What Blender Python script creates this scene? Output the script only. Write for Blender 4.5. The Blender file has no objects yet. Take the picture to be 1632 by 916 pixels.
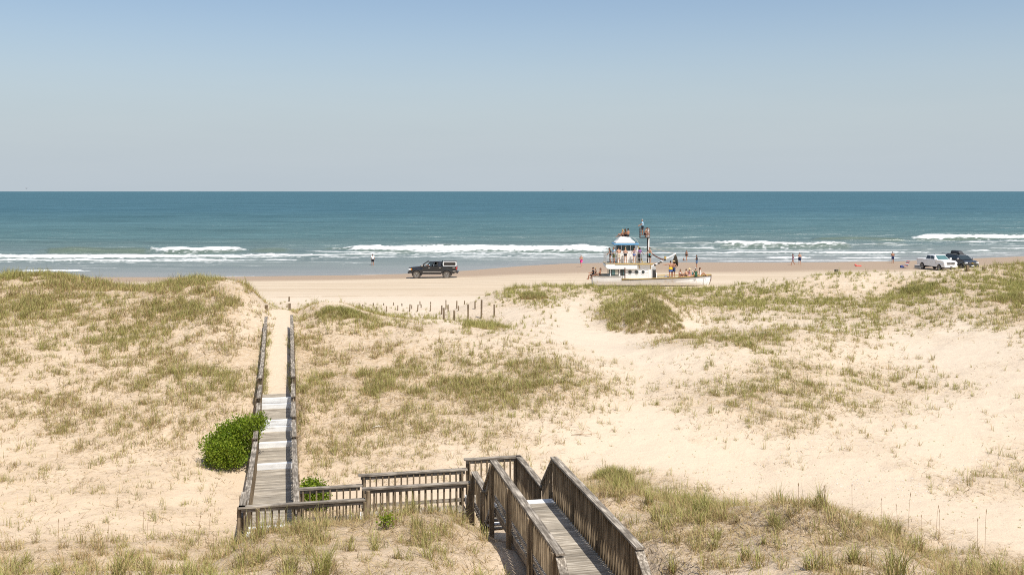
import bpy, bmesh, math, random
import numpy as np
from mathutils import Vector, Matrix
R = math.radians
random.seed(7); RNG = np.random.default_rng(11)
scene = bpy.context.scene
COL = scene.collection
H = 10.8            # camera height above the sea, metres
F = 35.0 / 36.0 * 1632.0
CX, HY = 816.0, 305.0

# ------------------------------------------------------------------ helpers
class MB:
    def __init__(s): s.v = []; s.f = []; s.m = []; s.mi = 0
    def add(s, vs, fs):
        b = len(s.v); s.v += [tuple(p) for p in vs]
        for f in fs: s.f.append([i + b for i in f]); s.m.append(s.mi)
    def box(s, x0, x1, y0, y1, z0, z1):
        s.add([(x0,y0,z0),(x1,y0,z0),(x1,y1,z0),(x0,y1,z0),(x0,y0,z1),(x1,y0,z1),(x1,y1,z1),(x0,y1,z1)],
              [(0,3,2,1),(4,5,6,7),(0,1,5,4),(1,2,6,5),(2,3,7,6),(3,0,4,7)])
    def hexa(s, b, t):      # four bottom points, four top points
        s.add(list(b) + list(t), [(0,3,2,1),(4,5,6,7),(0,1,5,4),(1,2,6,5),(2,3,7,6),(3,0,4,7)])
    def bar(s, p, q, w, h, up=(0,0,1)):   # rectangular bar from p to q
        p = Vector(p); q = Vector(q); d = (q - p).normalized(); u = Vector(up)
        if abs(d.dot(u)) > .99: u = Vector((0,1,0))
        a = d.cross(u).normalized() * (w/2); c = a.cross(d).normalized() * (h/2)
        s.hexa([p-a-c, p+a-c, q+a-c, q-a-c], [p-a+c, p+a+c, q+a+c, q-a+c])
    def tube(s, pts, rad, n=8, cap=True):
        pts = [Vector(p) for p in pts]
        if not hasattr(rad, '__len__'): rad = [rad]*len(pts)
        b = len(s.v); prev = None
        for i, p in enumerate(pts):
            d = (pts[min(i+1,len(pts)-1)] - pts[max(i-1,0)]).normalized()
            if prev is None:
                a = d.orthogonal().normalized()
            else:
                a = (prev - d*prev.dot(d)).normalized()
            prev = a; c = d.cross(a)
            for k in range(n):
                t = 2*math.pi*k/n; s.v.append(tuple(p + (a*math.cos(t) + c*math.sin(t))*rad[i]))
        for i in range(len(pts)-1):
            for k in range(n):
                s.f.append([b+i*n+k, b+i*n+(k+1)%n, b+(i+1)*n+(k+1)%n, b+(i+1)*n+k]); s.m.append(s.mi)
        if cap:
            s.f.append([b+k for k in range(n)][::-1]); s.m.append(s.mi)
            s.f.append([b+(len(pts)-1)*n+k for k in range(n)]); s.m.append(s.mi)
    def ball(s, c, r, nu=10, nv=7):
        if not hasattr(r, '__len__'): r = (r,r,r)
        b = len(s.v); s.v.append((c[0],c[1],c[2]-r[2]))
        for j in range(1, nv):
            th = math.pi*j/nv
            for i in range(nu):
                ph = 2*math.pi*i/nu
                s.v.append((c[0]+r[0]*math.sin(th)*math.cos(ph), c[1]+r[1]*math.sin(th)*math.sin(ph), c[2]-r[2]*math.cos(th)))
        s.v.append((c[0],c[1],c[2]+r[2])); top = len(s.v)-1
        fs = []
        for i in range(nu):
            fs.append([b, b+1+(i+1)%nu, b+1+i]); fs.append([top, b+1+(nv-2)*nu+i, b+1+(nv-2)*nu+(i+1)%nu])
        for j in range(nv-2):
            for i in range(nu):
                fs.append([b+1+j*nu+i, b+1+j*nu+(i+1)%nu, b+1+(j+1)*nu+(i+1)%nu, b+1+(j+1)*nu+i])
        s.f += fs; s.m += [s.mi]*len(fs)
    def caps(s, p, q, r0, r1, n=10):
        s.tube([p, q], [r0, r1], n); s.ball(p, r0, n, 6); s.ball(q, r1, n, 6)
    def prism(s, poly, y0, y1):     # polygon in x,z extruded along y
        n = len(poly); vs = [(x,y0,z) for x,z in poly] + [(x,y1,z) for x,z in poly]
        fs = [list(range(n)), list(range(n, 2*n))[::-1]]
        fs += [[i, i+n, (i+1)%n+n, (i+1)%n] for i in range(n)]
        s.add(vs, fs)
    def lathe_y(s, prof, c, n=24):  # profile of (radius, y) about the y axis through c
        b = len(s.v)
        for r, y in prof:
            for k in range(n):
                t = 2*math.pi*k/n; s.v.append((c[0]+r*math.cos(t), c[1]+y, c[2]+r*math.sin(t)))
        m = len(prof)
        for j in range(m-1):
            for k in range(n):
                s.f.append([b+j*n+k, b+j*n+(k+1)%n, b+(j+1)*n+(k+1)%n, b+(j+1)*n+k]); s.m.append(s.mi)
        s.f.append([b+k for k in range(n)][::-1]); s.m.append(s.mi)
        s.f.append([b+(m-1)*n+k for k in range(n)]); s.m.append(s.mi)
    def build(s, name, mats, parent=None, smooth=False, bevel=0, seg=2):
        me = bpy.data.meshes.new(name); me.from_pydata(s.v, [], s.f)
        if not isinstance(mats, (list, tuple)): mats = [mats]
        for m in mats: me.materials.append(m)
        if len(mats) > 1: me.polygons.foreach_set('material_index', s.m)
        bm = bmesh.new(); bm.from_mesh(me); bmesh.ops.recalc_face_normals(bm, faces=bm.faces); bm.to_mesh(me); bm.free()
        if smooth: me.polygons.foreach_set('use_smooth', [True]*len(me.polygons))
        o = bpy.data.objects.new(name, me); COL.objects.link(o)
        if parent is not None: o.parent = parent
        if bevel:
            b = o.modifiers.new('bevel','BEVEL'); b.width = bevel; b.segments = seg; b.limit_method = 'ANGLE'; b.angle_limit = R(35)
        return o

def tag(o, label=None, cat=None, group=None, kind=None):
    if label: o['label'] = label
    if cat: o['category'] = cat
    if group: o['group'] = group
    if kind: o['kind'] = kind
    return o
def empty(name, loc, rz=0, **kw):
    o = bpy.data.objects.new(name, None); COL.objects.link(o); o.location = loc; o.rotation_euler = (0,0,rz)
    o.empty_display_size = .2
    return tag(o, **kw)

def npmesh(name, verts, quads=None, tris=None, mat=None, smooth=False):
    me = bpy.data.meshes.new(name)
    nq = 0 if quads is None else len(quads); nt = 0 if tris is None else len(tris)
    me.vertices.add(len(verts)); me.vertices.foreach_set('co', np.asarray(verts, np.float32).ravel())
    loops = []; 
    if nq: loops.append(np.asarray(quads, np.int32).ravel())
    if nt: loops.append(np.asarray(tris, np.int32).ravel())
    loops = np.concatenate(loops); me.loops.add(len(loops)); me.loops.foreach_set('vertex_index', loops)
    starts = np.concatenate([np.arange(nq)*4, nq*4 + np.arange(nt)*3]).astype(np.int32)
    me.polygons.add(nq+nt); me.polygons.foreach_set('loop_start', starts)
    if smooth: me.polygons.foreach_set('use_smooth', np.ones(nq+nt, bool))
    me.update(calc_edges=True)
    if mat: me.materials.append(mat)
    o = bpy.data.objects.new(name, me); COL.objects.link(o)
    return o
def vattr(o, name, vals, col=False):
    a = o.data.attributes.new(name, 'FLOAT_COLOR' if col else 'FLOAT', 'POINT')
    a.data.foreach_set('color' if col else 'value', np.asarray(vals, np.float32).ravel())

# value noise
def _h(ix, iy, seed):
    n = (ix.astype(np.int64)*374761393 + iy.astype(np.int64)*668265263 + seed*1442695041) & 0x7fffffff
    n = ((n ^ (n >> 13)) * 1274126177) & 0x7fffffff
    return ((n ^ (n >> 16)) & 0xffff) / 65535.0
def vnoise(x, y, seed=0):
    ix = np.floor(x); iy = np.floor(y); fx = x-ix; fy = y-iy
    fx = fx*fx*fx*(fx*(fx*6-15)+10); fy = fy*fy*fy*(fy*(fy*6-15)+10)
    a = _h(ix,iy,seed); b = _h(ix+1,iy,seed); c = _h(ix,iy+1,seed); d = _h(ix+1,iy+1,seed)
    return (a*(1-fx)+b*fx)*(1-fy) + (c*(1-fx)+d*fx)*fy
def fbm(x, y, seed=0, oct=4, gain=.5):
    x = np.asarray(x, float); y = np.asarray(y, float)
    s = 0; a = 1; t = 0
    for i in range(oct):
        s = s + a*(vnoise(x*2**i + 17.3*i, y*2**i - 9.1*i, seed+i) - .5); t += a; a *= gain
    return s/t*2      # about -1..1
def sstep(a, b, x):
    t = np.clip((x-a)/(b-a), 0, 1); return t*t*(3-2*t)

# ------------------------------------------------------------------ materials
MATS = {}
def nodes(name):
    m = bpy.data.materials.new(name); m.use_nodes = True; nt = m.node_tree
    b = nt.nodes['Principled BSDF']; MATS[name] = m
    return m, nt, b
def N(nt, t, **kw):
    n = nt.nodes.new(t)
    for k, v in kw.items():
        if k.startswith('i_'): n.inputs[k[2:].replace('_',' ')].default_value = v
        else: setattr(n, k, v)
    return n
def ramp(nt, stops):
    r = nt.nodes.new('ShaderNodeValToRGB'); e = r.color_ramp.elements
    while len(e) < len(stops): e.new(.5)
    for el, (p, c) in zip(e, stops): el.position = p; el.color = (*c, 1)
    return r
def coords(nt, scale=(1,1,1), src='Object'):
    tc = N(nt,'ShaderNodeTexCoord'); mp = N(nt,'ShaderNodeMapping'); mp.inputs['Scale'].default_value = scale
    nt.links.new(tc.outputs[src], mp.inputs['Vector']); return mp.outputs['Vector']
def noise(nt, vec, scale, detail=4, rough=.55):
    n = N(nt,'ShaderNodeTexNoise'); n.inputs['Scale'].default_value = scale; n.inputs['Detail'].default_value = detail
    n.inputs['Roughness'].default_value = rough
    if vec is not None: nt.links.new(vec, n.inputs['Vector'])
    return n.outputs['Fac']
def mixc(nt, fac, a, b, mode='MIX'):
    m = N(nt,'ShaderNodeMix', data_type='RGBA', blend_type=mode)
    for sock, v in ((m.inputs[0], fac), (m.inputs[6], a), (m.inputs[7], b)):
        if hasattr(v, 'is_output'): nt.links.new(v, sock)
        elif isinstance(v, (int,float)): sock.default_value = v
        else: sock.default_value = (*v, 1)
    return m.outputs[2]
def mth(nt, op, a, b=0.0, clamp=False):
    m = N(nt,'ShaderNodeMath', operation=op, use_clamp=clamp)
    for i, v in enumerate((a, b)):
        if hasattr(v,'is_output'): nt.links.new(v, m.inputs[i])
        else: m.inputs[i].default_value = v
    return m.outputs[0]
def bump(nt, b, h, strength, dist):
    n = N(nt,'ShaderNodeBump'); n.inputs['Strength'].default_value = strength; n.inputs['Distance'].default_value = dist
    nt.links.new(h, n.inputs['Height'])
    nt.links.new(n.outputs['Normal'], b.inputs['Normal']); return n
def attr(nt, name, out='Fac'):
    a = N(nt,'ShaderNodeAttribute', attribute_name=name); return a.outputs[out]
def simple(name, col, rough=.6, metal=0, var=.12, scale=6, spec=.5, bumpk=0):
    m, nt, b = nodes(name)
    v = noise(nt, coords(nt), scale, 5)
    c = mixc(nt, v, tuple(x*(1-var) for x in col), tuple(min(1,x*(1+var)) for x in col))
    nt.links.new(c, b.inputs['Base Color']); b.inputs['Roughness'].default_value = rough; b.inputs['Metallic'].default_value = metal
    b.inputs['Specular IOR Level'].default_value = spec
    if bumpk: bump(nt, b, v, bumpk, .02)
    return m
def wood(name, axis, dark, light, dirt=.5):
    """weathered timber, grain along one local axis, every board of its own tone"""
    m, nt, b = nodes(name)
    sc = [26,26,26]; sc['xyz'.index(axis)] = 1.6
    geo = N(nt,'ShaderNodeNewGeometry')
    tc = N(nt,'ShaderNodeTexCoord'); off = N(nt,'ShaderNodeVectorMath', operation='ADD')
    sh = mth(nt,'MULTIPLY', geo.outputs['Random Per Island'], 37.0)
    cmb = N(nt,'ShaderNodeCombineXYZ'); 
    for i in range(3): nt.links.new(sh, cmb.inputs[i])
    nt.links.new(tc.outputs['Object'], off.inputs[0]); nt.links.new(cmb.outputs[0], off.inputs[1])
    mp = N(nt,'ShaderNodeMapping'); mp.inputs['Scale'].default_value = sc; nt.links.new(off.outputs[0], mp.inputs['Vector'])
    g = noise(nt, mp.outputs['Vector'], 1.0, 6, .65)
    blot = noise(nt, off.outputs[0], 3.1, 4, .6)
    r = ramp(nt, [(.3, tuple(x*.45 for x in dark)), (.46, dark), (.62, light), (.8, tuple(min(1,x*1.18) for x in light))])
    nt.links.new(g, r.inputs[0])
    tone = N(nt,'ShaderNodeMapRange'); tone.inputs['To Min'].default_value = .72; tone.inputs['To Max'].default_value = 1.2
    nt.links.new(geo.outputs['Random Per Island'], tone.inputs['Value'])
    tcol = N(nt,'ShaderNodeCombineXYZ'); 
    for i in range(3): nt.links.new(tone.outputs[0], tcol.inputs[i])
    c = mixc(nt, 1.0, r.outputs[0], tcol.outputs[0], 'MULTIPLY')
    br = ramp(nt, [(.42,(0,0,0)), (.68,(1,1,1))]); nt.links.new(blot, br.inputs[0])
    c = mixc(nt, mth(nt,'MULTIPLY', br.outputs[0], dirt), c, tuple(x*.42 for x in dark))
    nt.links.new(c, b.inputs['Base Color']); b.inputs['Roughness'].default_value = .85; b.inputs['Specular IOR Level'].default_value = .2
    bump(nt, b, g, .5, .006)
    return m

def px2world(px, Y, z): return Vector(((px-CX)*Y/F, Y, z))
# ------------------------------------------------------------------ the lie of the land
# surveyed heights: azimuth (in hundredths), distance, height
P = []
def S(Y, *pairs):
    for a, z in pairs: P.append((a, Y, z))
S(4.5, (-500,6.9),(0,6.9),(400,6.4),(820,5.5),(1200,6.6),(1632,6.6),(2200,6.9))
S(9,  (-500,6.4),(0,6.3),(250,6.1),(500,5.7),(820,4.6),(980,4.9),(1250,6.0),(1632,6.2),(2200,6.4))
S(12, (-500,5.9),(0,5.75),(200,5.7),(400,5.35),(600,5.2),(760,4.7),(900,3.9),(1020,4.3),(1150,5.35),(1350,5.6),(1632,5.6),(2200,5.9))
S(15, (-500,5.2),(0,5.0),(200,5.05),(400,4.85),(600,4.75),(740,4.45),(850,3.7),(960,3.6),(1060,4.45),(1200,4.95),(1400,5.05),(1632,4.85),(2200,5.2))
S(18, (-500,3.7),(0,3.4),(200,3.75),(400,4.05),(600,4.25),(740,4.0),(820,3.6),(930,3.6),(1010,4.2),(1150,4.55),(1350,4.6),(1500,4.0),(1632,3.2),(2200,4.0))
S(20.6, (0,2.4),(200,2.5),(330,3.0),(400,3.6),(480,3.75),(600,3.75),(760,3.65),(840,3.4),(920,3.4),(1000,3.95),(1150,4.25),(1300,4.2),(1400,3.5),(1632,2.3))
S(22.1, (0,2.0),(200,2.0),(390,2.85),(470,3.2),(600,3.3),(700,3.55),(780,3.1),(860,2.8),(940,3.7),(1050,3.85),(1200,3.6),(1400,2.6),(1632,1.9))
S(24, (-500,2.0),(0,1.8),(200,1.8),(400,1.8),(600,1.9),(780,2.2),(850,2.4),(940,3.4),(1050,3.45),(1200,2.8),(1400,2.1),(1632,1.7),(2200,1.8))
S(28, (-500,1.8),(0,1.65),(200,1.65),(440,1.5),(600,1.6),(800,1.6),(940,2.1),(1050,2.0),(1200,1.65),(1632,1.6),(2200,1.7))
S(33.5, (-500,2.2),(0,1.8),(200,1.75),(440,1.45),(600,1.65),(800,1.75),(950,1.7),(1200,1.6),(1632,1.7),(2200,2.0))
S(39, (-500,3.2),(0,2.55),(200,2.5),(350,2.5),(440,2.45),(520,2.3),(650,2.4),(800,2.4),(930,2.5),(1100,2.3),(1250,2.4),(1450,2.1),(1632,2.2),(2200,2.4))
S(44, (0,3.35),(200,3.2),(350,3.3),(440,3.1),(500,2.9),(650,2.85),(800,2.95),(900,3.15),(1000,2.7),(1100,2.85),(1250,2.85),(1400,2.35),(1632,2.7))
S(50, (-500,5.0),(0,4.4),(130,4.1),(250,4.2),(350,4.6),(440,3.85),(520,3.75),(650,3.7),(800,3.6),(900,3.2),(1000,2.9),(1100,3.45),(1200,3.6),(1290,3.55),(1400,2.7),(1632,3.1),(2200,3.2))
S(56, (0,5.0),(100,4.9),(200,5.0),(340,5.65),(395,5.15),(442,4.15),(500,4.25),(580,4.05),(700,3.5),(800,3.1),(900,3.0),(1000,2.85),(1100,2.9),(1250,3.1),(1400,3.0),(1632,3.5))
S(61, (-500,5.6),(0,5.35),(90,5.5),(200,4.85),(300,5.3),(400,4.5),(442,3.65),(520,3.6),(620,2.9),(760,2.5),(880,2.95),(960,3.0),(1030,4.15),(1090,3.6),(1200,3.2),(1400,3.2),(1632,3.85),(2200,4.2))
S(67, (0,4.5),(200,4.2),(400,3.2),(520,2.5),(640,2.0),(760,2.3),(850,3.05),(960,2.9),(1030,3.1),(1200,3.1),(1400,3.35),(1620,4.1))
S(74, (0,3.2),(200,2.6),(400,2.0),(560,1.5),(700,1.7),(780,3.0),(850,3.3),(1000,2.9),(1200,3.2),(1320,3.3),(1420,3.3),(1490,3.9),(1632,4.2),(2200,4.5))
S(80, (-500,2.6),(0,2.0),(200,1.7),(400,1.3),(600,1.1),(720,1.2),(790,2.5),(860,3.1),(950,3.05),(1050,3.0),(1130,2.95),(1200,3.4),(1300,3.9),(1400,4.15),(1500,4.35),(1632,4.8),(2200,5.4))
S(88, (0,1.0),(400,.85),(700,.75),(800,1.2),(950,1.7),(1130,1.7),(1300,2.4),(1500,3.0),(1632,3.4))
S(96, (-500,.75),(0,.65),(400,.6),(800,.6),(1000,.65),(1130,.65),(1400,.8),(1632,1.2),(2200,1.3))
S(104,(-500,.55),(200,.55),(600,.5),(1000,.6),(1400,.6),(1632,.7),(2200,.7))
S(113,(-500,.4),(0,.4),(500,.4),(900,.6),(1400,.6),(2200,.6))
P = np.array(P, float)
def _q(px, Y): return np.stack([np.asarray(px)/95.0, 9.0*np.log(np.asarray(Y))], -1)
_PC = _q(P[:,0], P[:,1])
_c2 = .7**2
def _ker(a, b):
    d = ((a[:,None,:]-b[None,:,:])**2).sum(-1); return -np.sqrt(d + _c2)
_K = _ker(_PC, _PC); n_ = len(P)
_A = np.block([[_K + np.eye(n_)*-.012, np.ones((n_,1))],[np.ones((1,n_)), np.zeros((1,1))]])
_W = np.linalg.solve(_A, np.concatenate([P[:,2],[0]]))
WL_X = np.array([-600, 0, 300, 560, 640, 700, 760, 830, 900, 1000, 1240, 1430, 1632, 2200], float)
WL_PY = np.array([442, 441.5, 441.5, 438.5, 436.5, 434, 430, 424, 420, 418, 418.5, 416.5, 408.5, 405])
def waterline(px): return H*F/(np.interp(px, WL_X, WL_PY)-HY)
def base_z(px, Y):
    px = np.asarray(px, float).ravel(); Y = np.asarray(Y, float).ravel()
    pc = np.clip(px, -500, 2200); out = np.empty(len(px))
    for i in range(0, len(px), 20000):
        q = _q(pc[i:i+20000], np.clip(Y[i:i+20000], 4, 113)); out[i:i+20000] = _ker(q, _PC) @ _W[:-1] + _W[-1]
    return out
# which ground lies under the walkways (kept smooth and below the planks)
TH = R(12.0); UX, UY = math.cos(TH), math.sin(TH)
OX, OY = -6.42, 23.1
def loc2world(s, t): return OX + s*UX - t*UY, OY + s*UY + t*UX
def world2loc(X, Y):
    dx = X-OX; dy = Y-OY; return dx*UX + dy*UY, -dx*UY + dy*UX
def deck_limit(s, t):
    """height the sand may reach at a place under the planks"""
    lim = np.full(np.shape(s), 99.0)
    def zone(s0, s1, t0, t1, zfun):
        nonlocal lim
        d = np.hypot(np.maximum(np.maximum(s0-s, s-s1), 0), np.maximum(np.maximum(t0-t, t-t1), 0))
        lim = np.minimum(lim, zfun(t) + d*1.1)
    zone(-.05, 2.95, -.05, 1.2, lambda t: 2.37+0*t)
    zone(2.95, 5.6, -.05, 1.2, lambda t: 2.6+0*t)
    zone(5.6, 7.0, -1.5, 1.2, lambda t: 2.85+0*t)
    zone(5.55, 7.05, -9.8, -1.5, lambda t: 3.74+0*t)
    s = s + .013*t - .16
    zone(0, 1.24, 1.2, 16.8, lambda t: np.interp(t, [1.2,2.3,9.7,11.9,13.6,14,16,16.4,17], [1.9,1.8,1.45,1.45,1.6,1.75,1.95,2.1,2.3]))
    return lim
def path_z(t): return np.interp(t, [16.5,18,21,27,33,39], [2.62,2.72,3.15,3.95,4.2,3.7])
def ground(X, Y, rough=True):
    X = np.asarray(X, float); Y = np.asarray(Y, float); shp = X.shape
    X = X.ravel(); Y = Y.ravel(); px = CX + X/Y*F
    z = base_z(px, Y)
    dune = 1 - sstep(88, 100, Y)
    s, t = world2loc(X, Y)
    if rough:
        nz = .16*fbm(X/3.1, Y/3.1, 3, 4) + .10*fbm(X/.9, Y/.9, 9, 4)
        nz = nz*(.45 + .9*np.clip(dens(px, HY + (H-z)/Y*F), 0, 1)*1.3)
        z = z + nz*dune + (1-dune)*.012*fbm(X/1.2, Y/.8, 5, 3)
    # beach
    wl = waterline(px); bz = np.minimum(.02*(wl-Y), .55 + .02*fbm(X/9, Y/5, 21, 2)); bz = np.where(bz < 0, bz*1.3, bz)
    k = sstep(98, 110, Y); z = z*(1-k) + bz*k
    # sandy end of the boardwalk
    pm = (1 - sstep(.35, .95, np.abs(s+.013*t-.16-.62)))*sstep(16.3, 17.0, t)*(1-sstep(33, 39, t))
    z = z*(1-pm) + (path_z(t) + .02*fbm(X/.5, Y/.5, 8, 2))*pm
    z = np.minimum(z, deck_limit(s, t))
    return z.reshape(shp)
# where grass grows: cover seen over the dunes, 0..9, rows are sight lines to the land
GROW = ["000000000000000000000000000000257","77730572"+"0"*17+"34434678","88776788"+"5"+"0"*6+"2"+"766665655443"+"77678",
"667567762"+"110000"+"145147667656565468","655666652"+"365311"+"101078534344545456","545554442"+"345552"+"621022222223333234",
"544555443"+"564433"+"221001666643311112","444455554"+"666654"+"333101112333210001","433445554"+"676555"+"566311122442221011",
"333444554"+"777666"+"566421123554332111","344444454"+"666787"+"666531234565443211","434444442"+"666776"+"555421245554332101",
"334443332"+"655665"+"443310134443221011","334434321"+"544554"+"332210022332111011","233332210"+"444443"+"332110011111110011",
"223323200"+"444332"+"222100001111110011","222222110"+"332322"+"221100000110011012","222222110"+"222222"+"211576300000001233",
"222211110"+"000000"+"1116886"+"30000001222","222111110"+"000000"+"2115778"+"77300000111","111112110"+"156789"+"4115567"+"78778200000",
"111211111"+"679666"+"4114456"+"67686782000","222334444"+"887555"+"4115554"+"55676776300","555554445"+"754334"+"4114543"+"44445566651",
"444333345"+"444434"+"4114443"+"33344455677","343222233"+"333343"+"3113333"+"33334444567"]
GM = np.array([[int(c) for c in r] for r in GROW], float)/9.0
GPY = np.array([425.] + [440.+20*i for i in range(25)])
def dens(px, py):
    px = np.clip(np.asarray(px, float), 0, 1631.9)/51.0; py = np.clip(np.asarray(py, float), 425, 919.9)
    r = np.interp(py, GPY, np.arange(len(GPY))); r0 = np.floor(r).astype(int); r1 = np.minimum(r0+1, len(GPY)-1); fr = r-r0
    c0 = np.floor(px).astype(int); c1 = np.minimum(c0+1, 32); fc = px-c0
    return (GM[r0,c0]*(1-fc)+GM[r0,c1]*fc)*(1-fr) + (GM[r1,c0]*(1-fc)+GM[r1,c1]*fc)*fr
def gz(X, Y): return float(ground(np.array([X]), np.array([Y]))[0])
def spot(px, py, y0=90.0, y1=260.0):
    """the point of the land one meets along a sight line"""
    Ys = np.exp(np.linspace(math.log(y0), math.log(y1), 2500)); X = (px-CX)*Ys/F
    z = np.maximum(ground(X, Ys), -.05); p = HY + (H-z)/Ys*F
    i = int(np.argmax(p <= py)); return Vector((X[i], Ys[i], z[i]))

# ------------------------------------------------------------------ sand sheet
def sand_material():
    m, nt, b = nodes('sand')
    v = coords(nt)
    big = noise(nt, v, .12, 4); mid = noise(nt, v, 1.7, 5, .6); fine = noise(nt, v, 14, 6, .7); grain = noise(nt, v, 90, 3, .7)
    wet = attr(nt, 'wet'); veg = attr(nt, 'veg')
    c = mixc(nt, big, (.555,.46,.35), (.60,.51,.40))
    c = mixc(nt, mth(nt,'MULTIPLY', mid, .28), c, (.545,.44,.325))
    c = mixc(nt, attr(nt,'near'), c, (.585,.455,.318))
    gr = ramp(nt, [(.35,(0,0,0)),(.75,(1,1,1))]); nt.links.new(fine, gr.inputs[0])
    c = mixc(nt, mth(nt,'MULTIPLY', gr.outputs[0], .22), c, (.43,.335,.235))
    # litter of dead stems among the grass
    lit = ramp(nt, [(.36,(0,0,0)),(.60,(1,1,1))]); nt.links.new(noise(nt, v, 5.5, 6, .72), lit.inputs[0])
    c = mixc(nt, mth(nt,'MULTIPLY', mth(nt,'MULTIPLY', lit.outputs[0], veg), .85), c, (.42,.30,.17))
    st = mth(nt,'MULTIPLY', mth(nt,'ADD', noise(nt, coords(nt,(.03,.8,1)), 1.0, 6, .7), noise(nt, coords(nt,(.02,2.6,1)), 1.0, 4, .7)), .5)
    sr = ramp(nt, [(.36,(0,0,0)),(.64,(1,1,1))]); nt.links.new(st, sr.inputs[0]); st = sr.outputs[0]
    bc = mixc(nt, st, (.555,.465,.35), (.40,.31,.21))
    c = mixc(nt, mth(nt,'MULTIPLY', attr(nt,'beach'), .9), c, bc)
    wn = mth(nt,'ADD', wet, mth(nt,'MULTIPLY', mth(nt,'SUBTRACT', noise(nt, coords(nt,(.06,.5,1)), 1, 5), .5), .35))
    wr = ramp(nt, [(.30,(0,0,0)),(.52,(1,1,1))]); nt.links.new(wn, wr.inputs[0])
    c = mixc(nt, wr.outputs[0], c, (.34,.25,.17))
    c = mixc(nt, mth(nt,'MULTIPLY', attr(nt,'rut'), .6), c, (.37,.275,.175))
    nt.links.new(c, b.inputs['Base Color'])
    rg = mixc(nt, wr.outputs[0], (.95,.95,.95), (.55,.55,.55)); nt.links.new(rg, b.inputs['Roughness'])
    b.inputs['Specular IOR Level'].default_value = .12
    hsum = mth(nt,'ADD', mth(nt,'MULTIPLY', noise(nt, v, 2.6, 5, .6), 1.0), mth(nt,'MULTIPLY', fine, .28))
    hsum = mth(nt,'ADD', hsum, mth(nt,'MULTIPLY', grain, .05))
    dry = mth(nt,'SUBTRACT', 1.0, mth(nt,'MULTIPLY', attr(nt,'beach'), .85))
    rel = mth(nt,'ADD', mth(nt,'MULTIPLY', veg, .75), .38)
    bump(nt, b, mth(nt,'MULTIPLY', hsum, mth(nt,'MULTIPLY', dry, rel)), .9, .18)
    return m
def build_sand():
    pxs = np.concatenate([np.arange(-560, -60, 14.), np.arange(-60, 1692, 5.), np.arange(1692, 2200, 14.)])
    lr = np.concatenate([np.arange(math.log(3.5), math.log(26), .006), np.arange(math.log(26), math.log(100), .0035), np.arange(math.log(100), math.log(200), .0025), np.log(np.array([205,225,260,400,900.]))])
    Y = np.exp(lr); PX, YY = np.meshgrid(pxs, Y); XX = (PX-CX)*YY/F
    Z = ground(XX, YY)
    nr, nc = XX.shape; idx = np.arange(nr*nc).reshape(nr, nc)
    q = np.stack([idx[:-1,:-1], idx[:-1,1:], idx[1:,1:], idx[1:,:-1]], -1).reshape(-1,4)
    o = npmesh('sand', np.stack([XX,YY,Z],-1).reshape(-1,3), q, None, sand_material(), True)
    wl = waterline(PX); wetw = np.interp(PX, [0,560,700,760,900,1300,1632],[9,9,10,16,26,24,26])
    wet = 1 - np.clip((wl-YY)/wetw, 0, 2)*.62
    vattr(o, 'wet', np.clip(wet, 0, 1)*(YY > 95))
    pyv = HY + (H-Z)/YY*F
    d = dens(PX, pyv)*(1-sstep(84,94,YY))
    s, t = world2loc(XX, YY); path = (1-sstep(.35,.7,np.abs(s+.013*t-.16-.62)))*sstep(16.3,17,t)*(1-sstep(36,40,t))
    vattr(o, 'veg', (1-path)*np.clip(d*1.5 - .05 + .35*fbm(XX/1.6, YY/1.6, 31, 3), 0, 1)*(d > .05))
    vattr(o, 'beach', sstep(92, 104, YY))
    vattr(o, 'near', (1-path*.9)*(1-sstep(22, 60, YY))*.55 + .45*sstep(.35,.75,(1-PX/1632.))*(1-sstep(60,80,YY)))
    rut = np.zeros_like(XX)      # tyre tracks pressed along the beach
    for i,(p,a0,a1,st,wd) in enumerate(((471,380,1010,1.0,.55),(467.5,420,860,.35,.35),(462,300,900,.4,.3),(459.5,300,900,.4,.3),(454.5,350,1000,.45,.3),(452.2,350,1000,.4,.3),(447.5,500,1250,.35,.3),(446,500,1250,.35,.3),(441,900,1450,.4,.35),(437.5,1120,1700,.4,.35),(434,1150,1600,.4,.3),(431.5,1150,1600,.35,.3))):
        pc = p - .006*(PX-700) + .8*np.sin(PX/190+i) + 1.0*fbm(PX/120, PX*0+i*5.1, 610+i, 3)
        dd = (pyv-pc)*YY**2/F/10.3
        rut = np.maximum(rut, st*np.exp(-(dd/wd)**2)*sstep(a0,a0+90,PX)*(1-sstep(a1-90,a1,PX))*np.clip(.65+.9*fbm(PX/14,PX*0+i,640+i,3),.1,1))
    vattr(o, 'rut', np.clip(rut*(YY > 88), 0, 1))
    tag(o, kind='structure'); return o
SAND = build_sand()

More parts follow.
